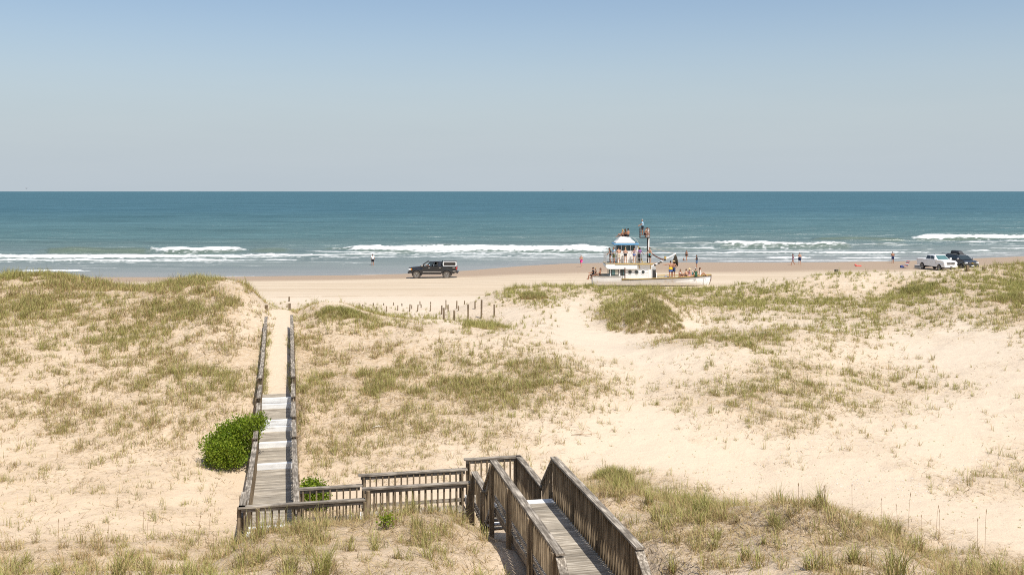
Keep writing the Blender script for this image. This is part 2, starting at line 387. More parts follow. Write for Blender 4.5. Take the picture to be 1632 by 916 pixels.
# ------------------------------------------------------------------ sea
def build_sea():
    py = np.concatenate([np.array([305.25,305.5,305.8,306.2]), np.arange(306.6, 372, .6), np.arange(372, 449, .28)])[::-1]
    Y = H*F/(py-HY); pxs = np.concatenate([np.arange(-620,-60,12.), np.arange(-60,1692,3.2), np.arange(1692,2260,12.)])
    PX, YY = np.meshgrid(pxs, Y); PYY = np.repeat(py[:,None], len(pxs), 1); XX = (PX-CX)*YY/F
    depth = YY - waterline(PX)
    amp = sstep(2, 60, depth)*(1 - sstep(500, 1400, YY))
    ph = fbm(XX/70, YY/30, 41, 3)
    Z = 1.45*amp*(.16*np.sin(YY/4.6 + 5*ph + .6*np.sin(XX/40)) + .10*np.sin(YY/2.5 + 7*fbm(XX/30, YY/14, 44, 2) + XX/35) + .09*fbm(XX/6, YY/2.0, 47, 3))
    foam = np.zeros_like(XX); lift = np.zeros_like(XX)
    # breaking crests: from, to, sight line, thickness, whiteness, height
    B = [(238,388,401.5,2.6,1.0,.7),(60,250,402,2.0,.12,.75),(388,470,402,1.6,.15,.6),(-300,392,410.3,2.2,.95,.5),(130,400,408.8,1.2,.5,.2),(-300,140,409.2,1.3,.6,.2),
         (-300,360,416.6,1.3,.75,.25),(230,480,414.8,.9,.55,.12),(20,142,431.6,1.2,.85,.25),(380,620,407.2,1.5,.75,.3),(450,580,412.3,.9,.5,.1),(500,900,410.2,.9,.5,.1),
         (505,620,396.6,1.4,.75,.45),(550,975,399.0,3.2,1.0,.6),(600,940,395.2,1.4,.6,.35),(640,820,402.8,1.2,.7,.1),(900,1150,396.6,2.0,.55,.5),
         (1030,1150,389.4,2.2,.55,.35),(1138,1362,391.2,2.8,1.0,.7),(1150,1340,388.6,1.0,.6,.2),(1362,1450,390.2,1.3,.55,.5),(1100,1270,392.0,1.3,.5,.3),(1450,1720,379.4,1.9,.95,.7),(1450,1560,377.8,.8,.6,.2),(1290,1450,382.2,1.2,.10,.6),
         (1515,1720,387.4,1.0,.6,.3),(700,990,405.4,1.1,.55,.15),(990,1200,404.0,1.1,.6,.2),(1160,1300,403.0,1.2,.75,.3),(1290,1440,403.6,1.7,.8,.35),(1440,1485,402.9,1.2,.85,.3),
         (1535,1590,399.6,1.4,.85,.3),(1560,1720,396.0,.9,.5,.2),(1215,1290,411.3,1.2,.9,.2),(1330,1440,411.8,1.0,.75,.2),(1010,1220,412.0,.9,.45,.1),(1130,1420,415.8,.7,.55,.05),
         (880,1100,409.0,.9,.55,.1),(300,560,440.6,.6,.7,0),(560,650,437.4,.5,.5,0),(700,900,414.5,.8,.35,.05),(60,420,423.5,.7,.30,.1),(-300,620,418.6,.6,.34,.05),(-300,520,412.9,.7,.42,.1),(300,700,408.6,.7,.45,.1),(560,1000,407.6,.8,.5,.1),(480,900,403.6,.8,.45,.15),(960,1500,398.2,.8,.42,.15),(1080,1640,406.6,.7,.45,.1),(1200,1720,392.6,.8,.4,.2),(700,1140,411.4,.6,.42,.05),(-300,300,427.5,.6,.3,.05),(620,880,420,.5,.3,.0),(1240,1500,414,.6,.45,.05),(540,575,419.8,.7,.6,.05),(1540,1700,404,.8,.5,.1)]
    for i,(a,b2,p,th,st,hgt) in enumerate(B):
        pc = p + .9*fbm(PX/60, PX*0+i*3.3, 60+i, 3)*min(1.2,th) 
        e = 30.; ends = sstep(a-e*.3, a+e, PX + 14*fbm(PX/9, PYY/2, 91, 2))*(1-sstep(b2-e*.6, b2+e*.2, PX + 14*fbm(PX/9, PYY/2, 92, 2)))
        d = (PYY-pc)/th
        edge = 1 + .75*fbm(PX/4.0, PYY/.9, 70+i, 4)
        d = d*1.5; body = sstep(1.3, .25, np.abs(d)*edge)
        gaps = np.clip(.62 + 1.2*fbm(PX/34, PYY*0+i*1.7, 150+i, 3) + (st-.35)*1.1 + .22, 0, 1)
        foam = np.maximum(foam, st*ends*body*gaps)
        lift = np.maximum(lift, hgt*ends*np.exp(-((PYY-pc-th*.7)/(th*1.2))**2))
        Z += hgt*.9*np.exp(-((PYY-pc+th*.5)/(th*1.5))**2)*ends*(.7+.3*fbm(PX/40,PX*0+i,33,2))
        # lacework left behind the crest
        foam = np.maximum(foam, .5*st*ends*sstep(3.8,0,np.abs(PYY-pc-1.8*th)/th)*sstep(.0,.5,fbm(PX/7, PYY/.6, 200+i, 4)))
    Z *= sstep(0, 12, depth)
    nr, nc = XX.shape; idx = np.arange(nr*nc).reshape(nr,nc)
    q = np.stack([idx[:-1,:-1], idx[:-1,1:], idx[1:,1:], idx[1:,:-1]], -1).reshape(-1,4)
    m, nt, b = nodes('sea_water')
    o = npmesh('sea', np.stack([XX,YY,Z],-1).reshape(-1,3), q, None, m, True)
    vattr(o, 'foam', np.clip(foam,0,1)); vattr(o, 'lift', np.clip(lift*1.3,0,1)); vattr(o, 'deep', np.clip(depth/420., 0, 1))
    dp = attr(nt,'deep')
    r = ramp(nt, [(0,(.31,.28,.225)),(.03,(.235,.245,.20)),(.10,(.115,.165,.145)),(.28,(.060,.140,.145)),(.6,(.044,.126,.150)),(1,(.034,.112,.152))]); nt.links.new(dp, r.inputs[0])
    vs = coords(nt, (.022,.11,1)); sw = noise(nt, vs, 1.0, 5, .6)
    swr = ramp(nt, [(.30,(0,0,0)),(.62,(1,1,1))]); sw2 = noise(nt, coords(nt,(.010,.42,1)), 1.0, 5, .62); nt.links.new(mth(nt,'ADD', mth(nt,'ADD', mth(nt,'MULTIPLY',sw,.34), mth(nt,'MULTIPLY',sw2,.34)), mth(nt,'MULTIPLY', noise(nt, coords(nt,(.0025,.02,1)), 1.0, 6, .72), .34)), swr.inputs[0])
    c = mixc(nt, swr.outputs[0], mixc(nt, .68, r.outputs[0], (.008,.04,.045)), mixc(nt, .10, r.outputs[0], (.3,.4,.42)))  # wave shading painted into the water colour as dark and pale swell streaks
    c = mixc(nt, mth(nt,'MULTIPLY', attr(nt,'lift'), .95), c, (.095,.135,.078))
    f0 = attr(nt,'foam'); fn = noise(nt, coords(nt,(.55,1.4,1)), 1.6, 5, .7)
    ff = mth(nt,'ADD', f0, mth(nt,'MULTIPLY', mth(nt,'SUBTRACT', fn, .5), mth(nt,'MULTIPLY', mth(nt,'MINIMUM', mth(nt,'MULTIPLY',f0,3.0), 1.0), .7)))
    fr = ramp(nt, [(.11,(0,0,0)),(.66,(1,1,1))]); nt.links.new(ff, fr.inputs[0])
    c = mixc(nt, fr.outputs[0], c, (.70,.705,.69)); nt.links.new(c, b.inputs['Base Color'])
    
    b.inputs['IOR'].default_value = 1.33; b.inputs['Roughness'].default_value = .9
    b.inputs['Specular IOR Level'].default_value = 0
    w1 = noise(nt, coords(nt,(.22,.75,1)), 1.0, 6, .62); w2 = noise(nt, coords(nt,(.035,.16,1)), 1.0, 5, .6)
    hs = mth(nt,'ADD', mth(nt,'MULTIPLY', w1, .35), mth(nt,'MULTIPLY', w2, 1.5))
    sh = N(nt,'ShaderNodeMapRange'); sh.inputs['From Max'].default_value = .12; sh.inputs['To Min'].default_value = .14; sh.inputs['To Max'].default_value = 1.7
    nt.links.new(dp, sh.inputs['Value'])
    bn = bump(nt, b, mth(nt,'MULTIPLY', hs, sh.outputs[0]), 1.0, 1.0)
    gl = N(nt,'ShaderNodeBsdfGlossy'); gl.inputs['Roughness'].default_value = .42; nt.links.new(bn.outputs[0], gl.inputs['Normal'])
    gf = ramp(nt, [(0,(.42,.42,.42)),(.05,(.30,.30,.30)),(.2,(.14,.14,.14)),(1,(.085,.085,.085))]); nt.links.new(dp, gf.inputs[0])
    ms = N(nt,'ShaderNodeMixShader'); nt.links.new(mth(nt,'MULTIPLY', gf.outputs[0], mth(nt,'SUBTRACT',1.0,fr.outputs[0])), ms.inputs[0])
    nt.links.new(b.outputs[0], ms.inputs[1]); nt.links.new(gl.outputs[0], ms.inputs[2]); nt.links.new(ms.outputs[0], nt.nodes['Material Output'].inputs['Surface'])
    tag(o, kind='structure'); return o
SEA = build_sea()
# ------------------------------------------------------------------ timber walkways
DK = (.165,.125,.088); LT = (.36,.295,.215)
WX = wood('weathered_timber_grain_x','x', DK, LT); WY = wood('weathered_timber_grain_y','y', DK, LT)
WZ = wood('weathered_timber_upright','z', (.135,.098,.060), (.31,.238,.155), .35)
CAPX = wood('weathered_rail_cap_x','x', (.20,.168,.130), (.48,.42,.34), .7); CAPY = wood('weathered_rail_cap_y','y', (.20,.168,.130), (.48,.42,.34), .7)
DECKX = wood('walkway_plank_x','x', (.30,.255,.195), (.50,.445,.36), .25); DECKY = wood('walkway_plank_y','y', (.30,.255,.195), (.50,.445,.36), .25)
def white_paint():
    m, nt, b = nodes('worn_white_paint'); g = noise(nt, coords(nt,(1.5,30,20)), 1.0, 6, .65); g2 = noise(nt, coords(nt), 2.5, 4)
    r = ramp(nt, [(.34,(.33,.29,.24)),(.43,(.66,.65,.62)),(.6,(.80,.80,.78))]); nt.links.new(mth(nt,'ADD', mth(nt,'MULTIPLY',g,.7), mth(nt,'MULTIPLY',g2,.3)), r.inputs[0])
    nt.links.new(r.outputs[0], b.inputs['Base Color']); b.inputs['Roughness'].default_value = .7; return m
WHITE = white_paint()
PITCH = .15
rj = random.Random(3)
def structure(name, label, cat):
    return empty(name, (OX, OY, 0), TH, label=label, cat=cat, group='weathered timber walkways through the dunes')
def rail(root, p, q, z0, z1, posts=(), side=1, cap=True, bal=True, down=.12, hgt=.92, post_depth=1.0, pitch=PITCH, stop=0, post_over=0):
    """a railing from p to q (local s,t); z0, z1 the deck heights at its ends. side: which way the balusters stand off"""
    p = Vector(p); q = Vector(q); d = q-p; L = d.length; d.normalize(); n = Vector((-d.y, d.x))*side
    alongx = abs(d.x) > abs(d.y)
    def pt(a, off, z): 
        v = p + d*a + n*off; return (v.x, v.y, z)
    zz = lambda a: z0 + (z1-z0)*a/L
    m = MB()
    if cap: m.bar(pt(-.06,.0,zz(0)+hgt-.02), pt(L+.06,.0,zz(L)+hgt-.02), .15, .04)
    m.bar(pt(0,-.0,zz(0)+hgt-.088), pt(L,-.0,zz(L)+hgt-.088), .04, .09)
    m.bar(pt(0,-.0,zz(0)+.13), pt(L,-.0,zz(L)+.13), .04, .09)
    r = m.build('railing', CAPX if alongx else CAPY, root)
    for a in posts:
        k = MB(); zt = zz(a)+hgt-.045+post_over; v = pt(a, -.068, 0); e = .048
        k.hexa([(v[0]-e,v[1]-e,zz(a)-post_depth),(v[0]+e,v[1]-e,zz(a)-post_depth),(v[0]+e,v[1]+e,zz(a)-post_depth),(v[0]-e,v[1]+e,zz(a)-post_depth)],
               [(v[0]-e,v[1]-e,zt),(v[0]+e,v[1]-e,zt),(v[0]+e,v[1]+e,zt),(v[0]-e,v[1]+e,zt)])
        k.build('post', WZ, r, bevel=.006, seg=1)
    if bal:
        nb = max(1, int(L/pitch))
        for i in range(nb):
            a = (i+.5)*L/nb; k = MB(); tilt = rj.uniform(-.006,.006)
            k.bar(pt(a+tilt, .041, zz(a)-down+rj.uniform(-.02,.02)), pt(a, .041, zz(a)+hgt-.044), .038, .038, up=(d.x,d.y,0))
            k.build('baluster', WZ, r)
    return r
def planks_t(m, s0, s1, ta, tb, za, zb, pw=.14, th=.038):
    n = max(1, round((tb-ta)/pw)); w = (tb-ta)/n
    for i in range(n):
        t0 = ta+i*w+.003; t1 = ta+(i+1)*w-.003; f0 = (t0-ta)/(tb-ta); f1 = (t1-ta)/(tb-ta)
        z0 = za+(zb-za)*f0+rj.uniform(-.004,.004); z1 = za+(zb-za)*f1+rj.uniform(-.004,.004); e0 = rj.uniform(-.015,.015); e1 = rj.uniform(-.015,.015)
        m.hexa([(s0+e0,t0,z0-th),(s1+e1,t0,z0-th),(s1+e1,t1,z1-th),(s0+e0,t1,z1-th)], [(s0+e0,t0,z0),(s1+e1,t0,z0),(s1+e1,t1,z1),(s0+e0,t1,z1)])
def planks_s(m, sa, sb, t0, t1, z, pw=.14, th=.038):
    n = max(1, round((sb-sa)/pw)); w = (sb-sa)/n
    for i in range(n):
        dz = rj.uniform(-.004,.004); m.box(sa+i*w+.003, sa+(i+1)*w-.003, t0+rj.uniform(-.012,.012), t1+rj.uniform(-.012,.012), z-th+dz, z+dz)
Z_UP, Z_PL, Z_CR, Z_CL = H-6.80, H-7.73, H-7.98, H-8.23     # deck levels: upper walk, landing, crossing (two levels)

# --- upper walk with its stairs
W1 = structure('wooden_stairway', 'wide timber walkway with close-set pickets and stairs in the foreground', 'walkway')
sl_, sr_ = 5.62, 6.98
m = MB(); planks_t(m, sl_-.02, sr_+.02, -8.25, -2.80, Z_UP, Z_UP); m.build('deck', DECKX, W1)
m = MB(); m.bar((sl_+.02,-8.2,Z_UP-.14),(sl_+.02,-2.6,Z_UP-.14),.04,.19); m.bar((sr_-.02,-8.2,Z_UP-.14),(sr_-.02,-2.6,Z_UP-.14),.04,.19); m.build('joist', WY, W1)
m = MB(); m.box(sl_-.02, sr_+.02, -2.795, -2.53, Z_UP-.04, Z_UP+.001); m.build('step_edge', WHITE, W1)
for k in range(4):
    m = MB(); zt = Z_UP-.186*(k+1); m.box(sl_, sr_, -2.55+.26*k, -2.55+.26*(k+1)+.02, zt-.04, zt); m.build('tread', WHITE if k==3 else DECKX, W1)
for k in range(5):
    m = MB(); zt = Z_UP-.19*(k+1); m.box(sl_, sr_, -8.27-.27*(k+1), -8.27-.27*k+.01, zt-.04, zt); m.build('tread', DECKX, W1)
rail(W1, (sl_,-8.2), (sl_,-2.55), Z_UP, Z_UP, posts=(.12,1.9,3.75,5.55), side=-1, pitch=.145, post_depth=1.1)
rail(W1, (sr_,-8.2), (sr_,-2.55), Z_UP, Z_UP, posts=(.12,1.9,3.75,5.55), side=1, pitch=.145, post_depth=1.1)
rail(W1, (sl_,-2.50), (sl_,-1.62), Z_UP-.02, Z_PL+.05, side=-1, pitch=.15)
rail(W1, (sr_,-2.50), (sr_,-1.58), Z_UP-.02, Z_PL+.05, side=1, pitch=.15)
rail(W1, (sl_,-9.4), (sl_,-8.27), Z_UP-.95, Z_UP-.06, side=-1, pitch=.16)
rail(W1, (sr_,-9.4), (sr_,-8.27), Z_UP-.95, Z_UP-.06, side=1, pitch=.16)

# --- landing at the foot of the stairs
W2 = structure('wooden_landing', 'square timber landing between the foreground stairs and the lower walkway', 'landing')
m = MB(); planks_s(m, sl_, sr_, -1.50, 1.16, Z_PL); m.build('deck', DECKY, W2)
m = MB(); m.box(sl_-.045, sl_-.005, .0, 1.16, Z_PL-.2, Z_PL+.003); m.build('step_edge', WHITE, W2)
rail(W2, (sl_,1.16), (sr_,1.16), Z_PL, Z_PL, posts=(.05,1.30), side=-1)
rail(W2, (sr_,-1.5), (sr_,1.10), Z_PL, Z_PL, posts=(.06,2.5), side=1)
rail(W2, (sl_,-1.55), (sl_,-.06), Z_PL, Z_PL, posts=(.06,1.42), side=-1)

# --- crossing
W3 = structure('wooden_crossing', 'low timber walkway with open balusters crossing behind the grassy mound', 'walkway')
m = MB(); planks_s(m, 2.95, 5.56, 0, 1.16, Z_CR); planks_s(m, 1.42, 2.90, 0, 1.16, Z_CL); m.build('deck', DECKY, W3)
m = MB(); m.box(2.90, 2.945, .02, 1.14, Z_CL-.05, Z_CR+.003); m.build('step_edge', WHITE, W3)
rail(W3, (.13,0), (2.93,0), Z_CL, Z_CL, posts=(.38,2.86), side=1)
rail(W3, (2.97,0), (5.58,0), Z_CR, Z_CR, posts=(.08,2.5), side=1)
rail(W3, (1.46,1.16), (2.93,1.16), Z_CL, Z_CL, posts=(.06,), side=-1)
rail(W3, (2.95,1.16), (5.58,1.16), Z_CR, Z_CR, posts=(.08,2.55), side=-1)
rail(W3, (.15,.02), (.15,1.10), Z_CL, Z_CL, posts=(.08,.98), side=-1, pitch=.18)

# --- boardwalk to the beach
W4 = structure('beach_boardwalk', 'long straight timber boardwalk with white step edges running to the beach', 'boardwalk')
W4.location = (OX+.16*UX, OY+.16*UY, 0); W4.rotation_euler = (0,0,TH+.013)
def deck_z(t): return np.interp(t, [0,1.3,2.3,9.7],[Z_CL-.15,Z_CL-.15,H-8.68,H-9.12])
m = MB(); planks_t(m, 0, 1.24, .0, .55, Z_CL, Z_CL); planks_t(m, 0,1.24, .82, 1.25, Z_CL-.15, Z_CL-.15); planks_t(m, 0,1.24, 1.42, 2.09, Z_CL-.30, Z_CL-.31); planks_t(m, 0,1.24, 2.25, 9.68, Z_CL-.45, H-9.12)
zl = H-9.12; RIS = .165; tr = [9.72,11.9,13.55,13.87,15.95,16.3]; lev = [zl+RIS*(k+1) for k in range(6)]
ends = tr[1:]+[17.2]
for k in range(6):
    if ends[k]-tr[k] > .5: planks_t(m, 0, 1.24, tr[k]+.17, ends[k], lev[k], lev[k])
m.build('deck', DECKX, W4)
for (ta,tb,z) in ((.55,.815,Z_CL+.002),(1.25,1.40,Z_CL-.148),(2.10,2.245,Z_CL-.303)):
    k = MB(); k.box(-.0,1.24,ta,tb,z-.04,z+.004); k.build('step_edge', WHITE, W4)
for k in range(6):
    q = MB(); q.prism([(tr[k]-.02, lev[k]-RIS-.02),(tr[k]+.16, lev[k]-RIS-.02),(tr[k]+.16, lev[k]+.004),(tr[k]-.02, lev[k]+.004)], -1.24, 0)
    q.v = [(-y, x, z) for x, y, z in q.v]; q.build('step_edge', WHITE, W4)
m = MB()
for s in (.03, 1.21):
    for (ta,tb) in ((2.3,6),(6.02,9.6)): m.bar((s,ta,float(deck_z(ta))-.14),(s,tb,float(deck_z(tb))-.14),.04,.19)
m.build('joist', WY, W4)
segs = [(.2,1.15,Z_CL-.30,Z_CL-.42),(1.2,4.7,Z_CL-.42,H-8.86),(4.75,9.6,H-8.86,H-9.08),(9.65,11.85,lev[0],lev[0]+.02),(11.9,13.7,lev[1],lev[2]-.05),(13.75,15.9,lev[3],lev[3]+.03),(15.95,17.4,lev[5],lev[5]+.08)]
nbal = 0; rest = MB()
for (ta,tb,za,zb) in segs:
    for s, sd in ((0,-1),(1.24,1)):
        full = tb < 9.7
        a0 = ta if s == 0 or ta > 1 else 1.2
        if a0 >= tb-.05: continue
        ps = [.1] if tb-a0 < 2.6 else [.1, (tb-a0)*.5]
        r = rail(W4, (s,a0), (s,tb), za, zb, posts=ps, side=sd, bal=full, pitch=.19, post_depth=.8, post_over=.0)
        nbal += int((tb-a0)/.19) if full else 0
        if not full:
            n = int((tb-a0)/.19)
            for i in range(n):
                t = a0+(i+.5)*(tb-a0)/n; z = za+(zb-za)*(i+.5)/n; x = s+(.041 if s == 0 else -.041)
                rest.bar((x,t,z-.1),(x,t,z+.876),.038,.038,up=(0,1,0))
# half buried rails where the sand has covered the planks
tt = 17.45; i = 0
while tt < 26.4:
    L = rj.uniform(1.45,1.75)
    for s, sd in ((0.0,-1),(1.24,1)):
        za = path_z(tt) + np.interp(tt,[17,21,27],[.02,-.12,-.30]) + rj.uniform(-.03,.03)
        zb = path_z(tt+L) + np.interp(tt+L,[17,21,27],[.02,-.12,-.30]) + rj.uniform(-.03,.03)
        rail(W4, (s,tt), (s,tt+L-.02), float(za), float(zb), posts=(.1,), side=sd, bal=False, post_depth=.9, post_over=.0)
        n = int(L/.19)
        for j in range(n):
            t = tt+(j+.5)*L/n; z = float(za+(zb-za)*(j+.5)/n); x = s+(.041 if s == 0 else -.041)
            rest.bar((x,t,z-.1),(x,t,z+.876),.038,.038,up=(0,1,0))
    tt += L
o = rest.build('baluster', WZ, W4); o['kind'] = 'stuff'

# --- odd posts at the end of the path
def post(px, py, y0, hgt, w, label, group, name='wooden_post', lean=(0,0), y1=120):
    c = spot(px, py, y0, y1); m = MB(); e = w/2; x,y = lean
    m.hexa([(-e,-e,-.4),(e,-e,-.4),(e,e,-.4),(-e,e,-.4)], [(-e+x,-e+y,hgt),(e+x,-e+y,hgt*.985),(e+x,e+y,hgt),(-e+x,e+y,hgt*1.01)])
    o = m.build(name, WZ, bevel=.008, seg=1); o.location = c; o.rotation_euler = (0,0,rj.uniform(-.3,.3)); return tag(o, label, 'post', group)
g = 'loose posts where the boardwalk ends in sand'
post(424.5, 494, 50, .28, .16, 'short squared post stump left of the sandy path', g)
post(461.5, 494, 50, .55, .17, 'taller squared post at the right end of the sandy path', g)
post(460.8, 480, 56, .42, .13, 'thinner farthest post right of the sandy path', g)

# --- posts of a lost fence standing in the hollow
g = 'weathered fence posts standing in the sand hollow'
FP = [ # x, top, foot in the enlarged view; row
 (125,612,630,'b'),(238,597,628,'b'),(353,598,622,'b'),(457,590,622,'b'),(550,600,628,'b'),(745,577,617,'b'),(858,585,608,'b'),(1228,573,612,'b'),(1340,580,660,'b'),
 (263,638,685,'f'),(375,632,692,'f'),(500,622,680,'f'),(626,610,692,'f'),(652,618,660,'m'),(713,615,690,'f'),(757,610,648,'m'),(853,615,685,'f'),(973,622,722,'f'),
 (1023,565,670,'m'),(1047,615,690,'m'),(1142,573,660,'m'),(1160,628,682,'m'),(1003,708,840,'n'),(1116,690,805,'n'),(1265,615,800,'n'),(1408,563,760,'n'),(1548,612,740,'n')]
ordn = ['first','second','third','fourth','fifth','sixth','seventh','eighth','ninth']
rows = {'b':'small half-buried post, {} from the left in the farthest row near the beach','f':'weathered leaning post, {} from the left in the front row of short posts',
        'm':'weathered upright post, {} from the left in the middle row of the hollow','n':'tall weathered fence post, {} from the left in the nearest row'}
cnt = {}
for x, zt, zb, r in sorted(FP):
    cnt[r] = cnt.get(r, 0)+1; px = 560+x/6.8; py = 395+zb/6.8
    c = spot(px, py, 56, 110); hg = (zb-zt)/6.8*c.y/F; lean = (.09 if r == 'f' else 0)*hg/.7
    post(px, py, 56, hg, .10 if r=='n' else .085, rows[r].format(ordn[cnt[r]-1]), g, 'fence_post', (lean+rj.uniform(-.03,.03), rj.uniform(-.03,.03)))
# ------------------------------------------------------------------ dune grass and shrubs
def leaf_mat(name, transl=.25, rough=.6):
    m, nt, b = nodes(name)
    c = attr(nt, 'tint', 'Color'); nt.links.new(c, b.inputs['Base Color']); b.inputs['Roughness'].default_value = rough; b.inputs['Specular IOR Level'].default_value = .25
    tr = N(nt,'ShaderNodeBsdfTranslucent'); nt.links.new(c, tr.inputs['Color'])
    mx = N(nt,'ShaderNodeMixShader'); mx.inputs[0].default_value = transl
    nt.links.new(b.outputs[0], mx.inputs[1]); nt.links.new(tr.outputs[0], mx.inputs[2])
    nt.links.new(mx.outputs[0], nt.nodes['Material Output'].inputs['Surface']); return m
GRASS = leaf_mat('grass_blade', .3); LEAF = leaf_mat('shrub_leaf', .3, .42)
GREEN = np.array([.265,.25,.080]); OLIVE = np.array([.43,.365,.15]); STRAW = np.array([.54,.42,.20]); BROWN = np.array([.31,.215,.105]); FRESH = np.array([.295,.305,.075])
def blades(name, roots, L, lean, az, curve, width, col):
    """one blade per row: root, length, angle from upright, heading, extra bend, width, colour"""
    n = len(roots); d = np.stack([np.cos(az), np.sin(az), 0*az], 1)
    up = np.array([0,0,1.0])
    def stepv(a, l): return d*(np.sin(a)*l)[:,None] + up*(np.cos(a)*l)[:,None]
    p0 = roots; p1 = p0 + stepv(lean, L*.55); p2 = p1 + stepv(np.minimum(lean+curve, 2.0), L*.48)
    wa = az + np.pi/2 + RNG.normal(0,.5,n); wv = np.stack([np.cos(wa), np.sin(wa), 0*wa],1)*(width/2)[:,None]
    v = np.stack([p0-wv, p0+wv, p1-wv*.85, p1+wv*.85, p2], 1).reshape(-1,3)
    b = np.arange(n)*5
    q = np.stack([b,b+1,b+3,b+2],1); t = np.stack([b+2,b+3,b+4],1)
    o = npmesh(name, v, q, t, GRASS)
    c = np.concatenate([np.repeat(col,5,0), np.ones((n*5,1))],1); vattr(o,'tint',c,True); return o
def tufts_to_blades(X, Y, Z, h, nb, green, spread, splay=.55, wmul=1.0):
    """expand tufts into blades; returns the arrays blades() takes"""
    k = np.repeat(np.arange(len(X)), nb); n = len(k)
    az = RNG.uniform(0, 2*np.pi, n); r = np.sqrt(RNG.uniform(0,1,n))*spread[k]
    ra = RNG.uniform(0,2*np.pi,n)
    dead = RNG.uniform(0,1,n) > green[k]
    lean = np.abs(RNG.normal(0, splay, n))*np.where(dead, 1.75, 1.0) + .06; lean = np.clip(lean, 0, 1.5)
    L = h[k]*RNG.uniform(.55,1.15,n)*np.where(dead,.8,1.0)
    curve = RNG.uniform(.1,.8,n)
    roots = np.stack([X[k]+r*np.cos(ra), Y[k]+r*np.sin(ra), Z[k]-.02], 1)
    w = RNG.uniform(.007,.013,n)*wmul
    tone = RNG.uniform(0,1,(len(X),1))[k]; u = RNG.uniform(0,1,(n,1))
    gcol = GREEN*(1-tone)+FRESH*tone; gcol = gcol*(1-u*.6)+OLIVE*u*.6
    dcol = np.where(RNG.uniform(0,1,(n,1))<.32, STRAW*(.7+.3*u), BROWN*(.85+.6*u))
    col = np.where(dead[:,None], dcol, gcol)*RNG.uniform(.85,1.3,(n,1))
    return roots, L, lean, az, curve, w, col
def grow():
    n = 620000
    px = RNG.uniform(-330, 1960, n); lY = RNG.uniform(math.log(10), math.log(92), n); Y = np.exp(lY); X = (px-CX)*Y/F
    Z = base_z(px, Y); py = HY+(H-Z)/Y*F
    d = dens(px, py)*np.where((px < 440)&(Y > 26), 1.3, 1.0)*np.where((px > 860)&(Y < 27), .72, 1.0)
    patch = .55 + .75*fbm(X/2.6, Y/2.6, 301, 3) + .95*fbm(X/.8, Y/.8, 305, 2)*np.where(Y<27,1.6,1)
    acc = np.clip(d*1.15 - .02, 0, 1)**1.35*np.clip(patch, 0, 1.4)
    s, t = world2loc(X, Y)
    off = ((s > -.15)&(s < 7.15)&(t > -.15)&(t < 1.35)) | ((s > 5.4)&(s < 7.2)&(t > -12)&(t < .5)) | ((s > .12)&(s < 1.05)&(t > -.2)&(t < 38))
    s4 = s+.013*t-.16; edge = ((np.abs(s4-.02) < .13)|(np.abs(s4-1.23) < .10))&(t > 17.2)&(t < 26)
    acc = np.where(edge, .6, acc)
    area = np.interp(Y, [12,22,28,34,60,90], [.036,.042,.11,.46,.52,.38])
    keep = (RNG.uniform(0,1,n) < acc*area)&(~off | edge)&(py < 985)
    px, X, Y, d, edge = px[keep], X[keep], Y[keep], d[keep], edge[keep]
    Z = ground(X, Y); m = len(X)
    # greener on the seaward crests, browner on the left dune
    g = .55 + .34*sstep(52,72,Y) + .25*fbm(X/6, Y/6, 320, 2) - .17*(px < 430)*(Y > 30) - .16*(Y < 26) - .10*(px > 860)*(Y < 27)
    g = g - .16*(px > 430)*(px < 1000)*(Y > 27)*(Y < 50)
    g = np.where(edge, .97, np.clip(g, .15, .95))
    h = RNG.uniform(.17,.36,m)*np.exp(RNG.normal(0,.28,m))*(1+.4*d) * np.where(Y < 26, 1.05, 1.0)
    h = np.where(edge, RNG.uniform(.3,.5,m), h)
    nb = (RNG.uniform(9,22,m)*np.where(Y<26, 2.3, 1.0)*(.7+.7*d)).astype(int)
    a = tufts_to_blades(X, Y, Z, h, nb, g, .07+.16*d*RNG.uniform(.5,1.3,m), .5, np.ones(1))
    a = list(a); a[5] = a[5]*np.repeat(np.clip(Y/34., .85, 2.0), nb)
    # separate stout tufts on the near crests
    n = 2600; px = RNG.uniform(-200, 1850, n); Y = np.exp(RNG.uniform(math.log(11.5), math.log(25), n)); X = (px-CX)*Y/F
    d = dens(px, HY+(H-base_z(px, Y))/Y*F); s, t = world2loc(X, Y)
    off = ((s > -.15)&(s < 7.15)&(t > -.15)&(t < 1.35)) | ((s > 5.4)&(s < 7.2)&(t > -12)&(t < .5))
    kp = (RNG.uniform(0,1,n) < d*np.clip(.5+1.4*fbm(X/1.4, Y/1.4, 333, 2),.05,1.2)*.32)&~off; X, Y, d = X[kp], Y[kp], d[kp]; Z = ground(X, Y); m2 = len(X)
    sz = np.exp(RNG.normal(0,.3,m2)); e = tufts_to_blades(X, Y, Z, .36*sz, (52*sz).astype(int), np.clip(RNG.normal(.62,.15,m2),.2,.9), .07*sz, .42)
    e2 = list(tufts_to_blades(X, Y, Z, .24*sz, (46*sz).astype(int), np.zeros(m2), .15*sz, .8)); e2[6] = BROWN*RNG.uniform(.45,1.15,(len(e2[1]),1))
    a = [np.concatenate([p_, q_, r_]) for p_, q_, r_ in zip(a, e, e2)]
    o = blades('dune_grass', *a); tag(o, 'green and straw coloured beach grass growing in patches over the dunes', 'grass', kind='stuff')
    print('tufts', m, 'blades', len(a[1]))
    # fallen stems between the tufts
    n = 620000
    px = RNG.uniform(-330, 1960, n); Y = np.exp(RNG.uniform(math.log(10), math.log(75), n)); X = (px-CX)*Y/F
    Z = base_z(px, Y); d = dens(px, HY+(H-Z)/Y*F)
    patch = np.clip(.5 + 1.1*fbm(X/1.5, Y/1.5, 401, 4), 0, 1.3)
    s, t = world2loc(X, Y)
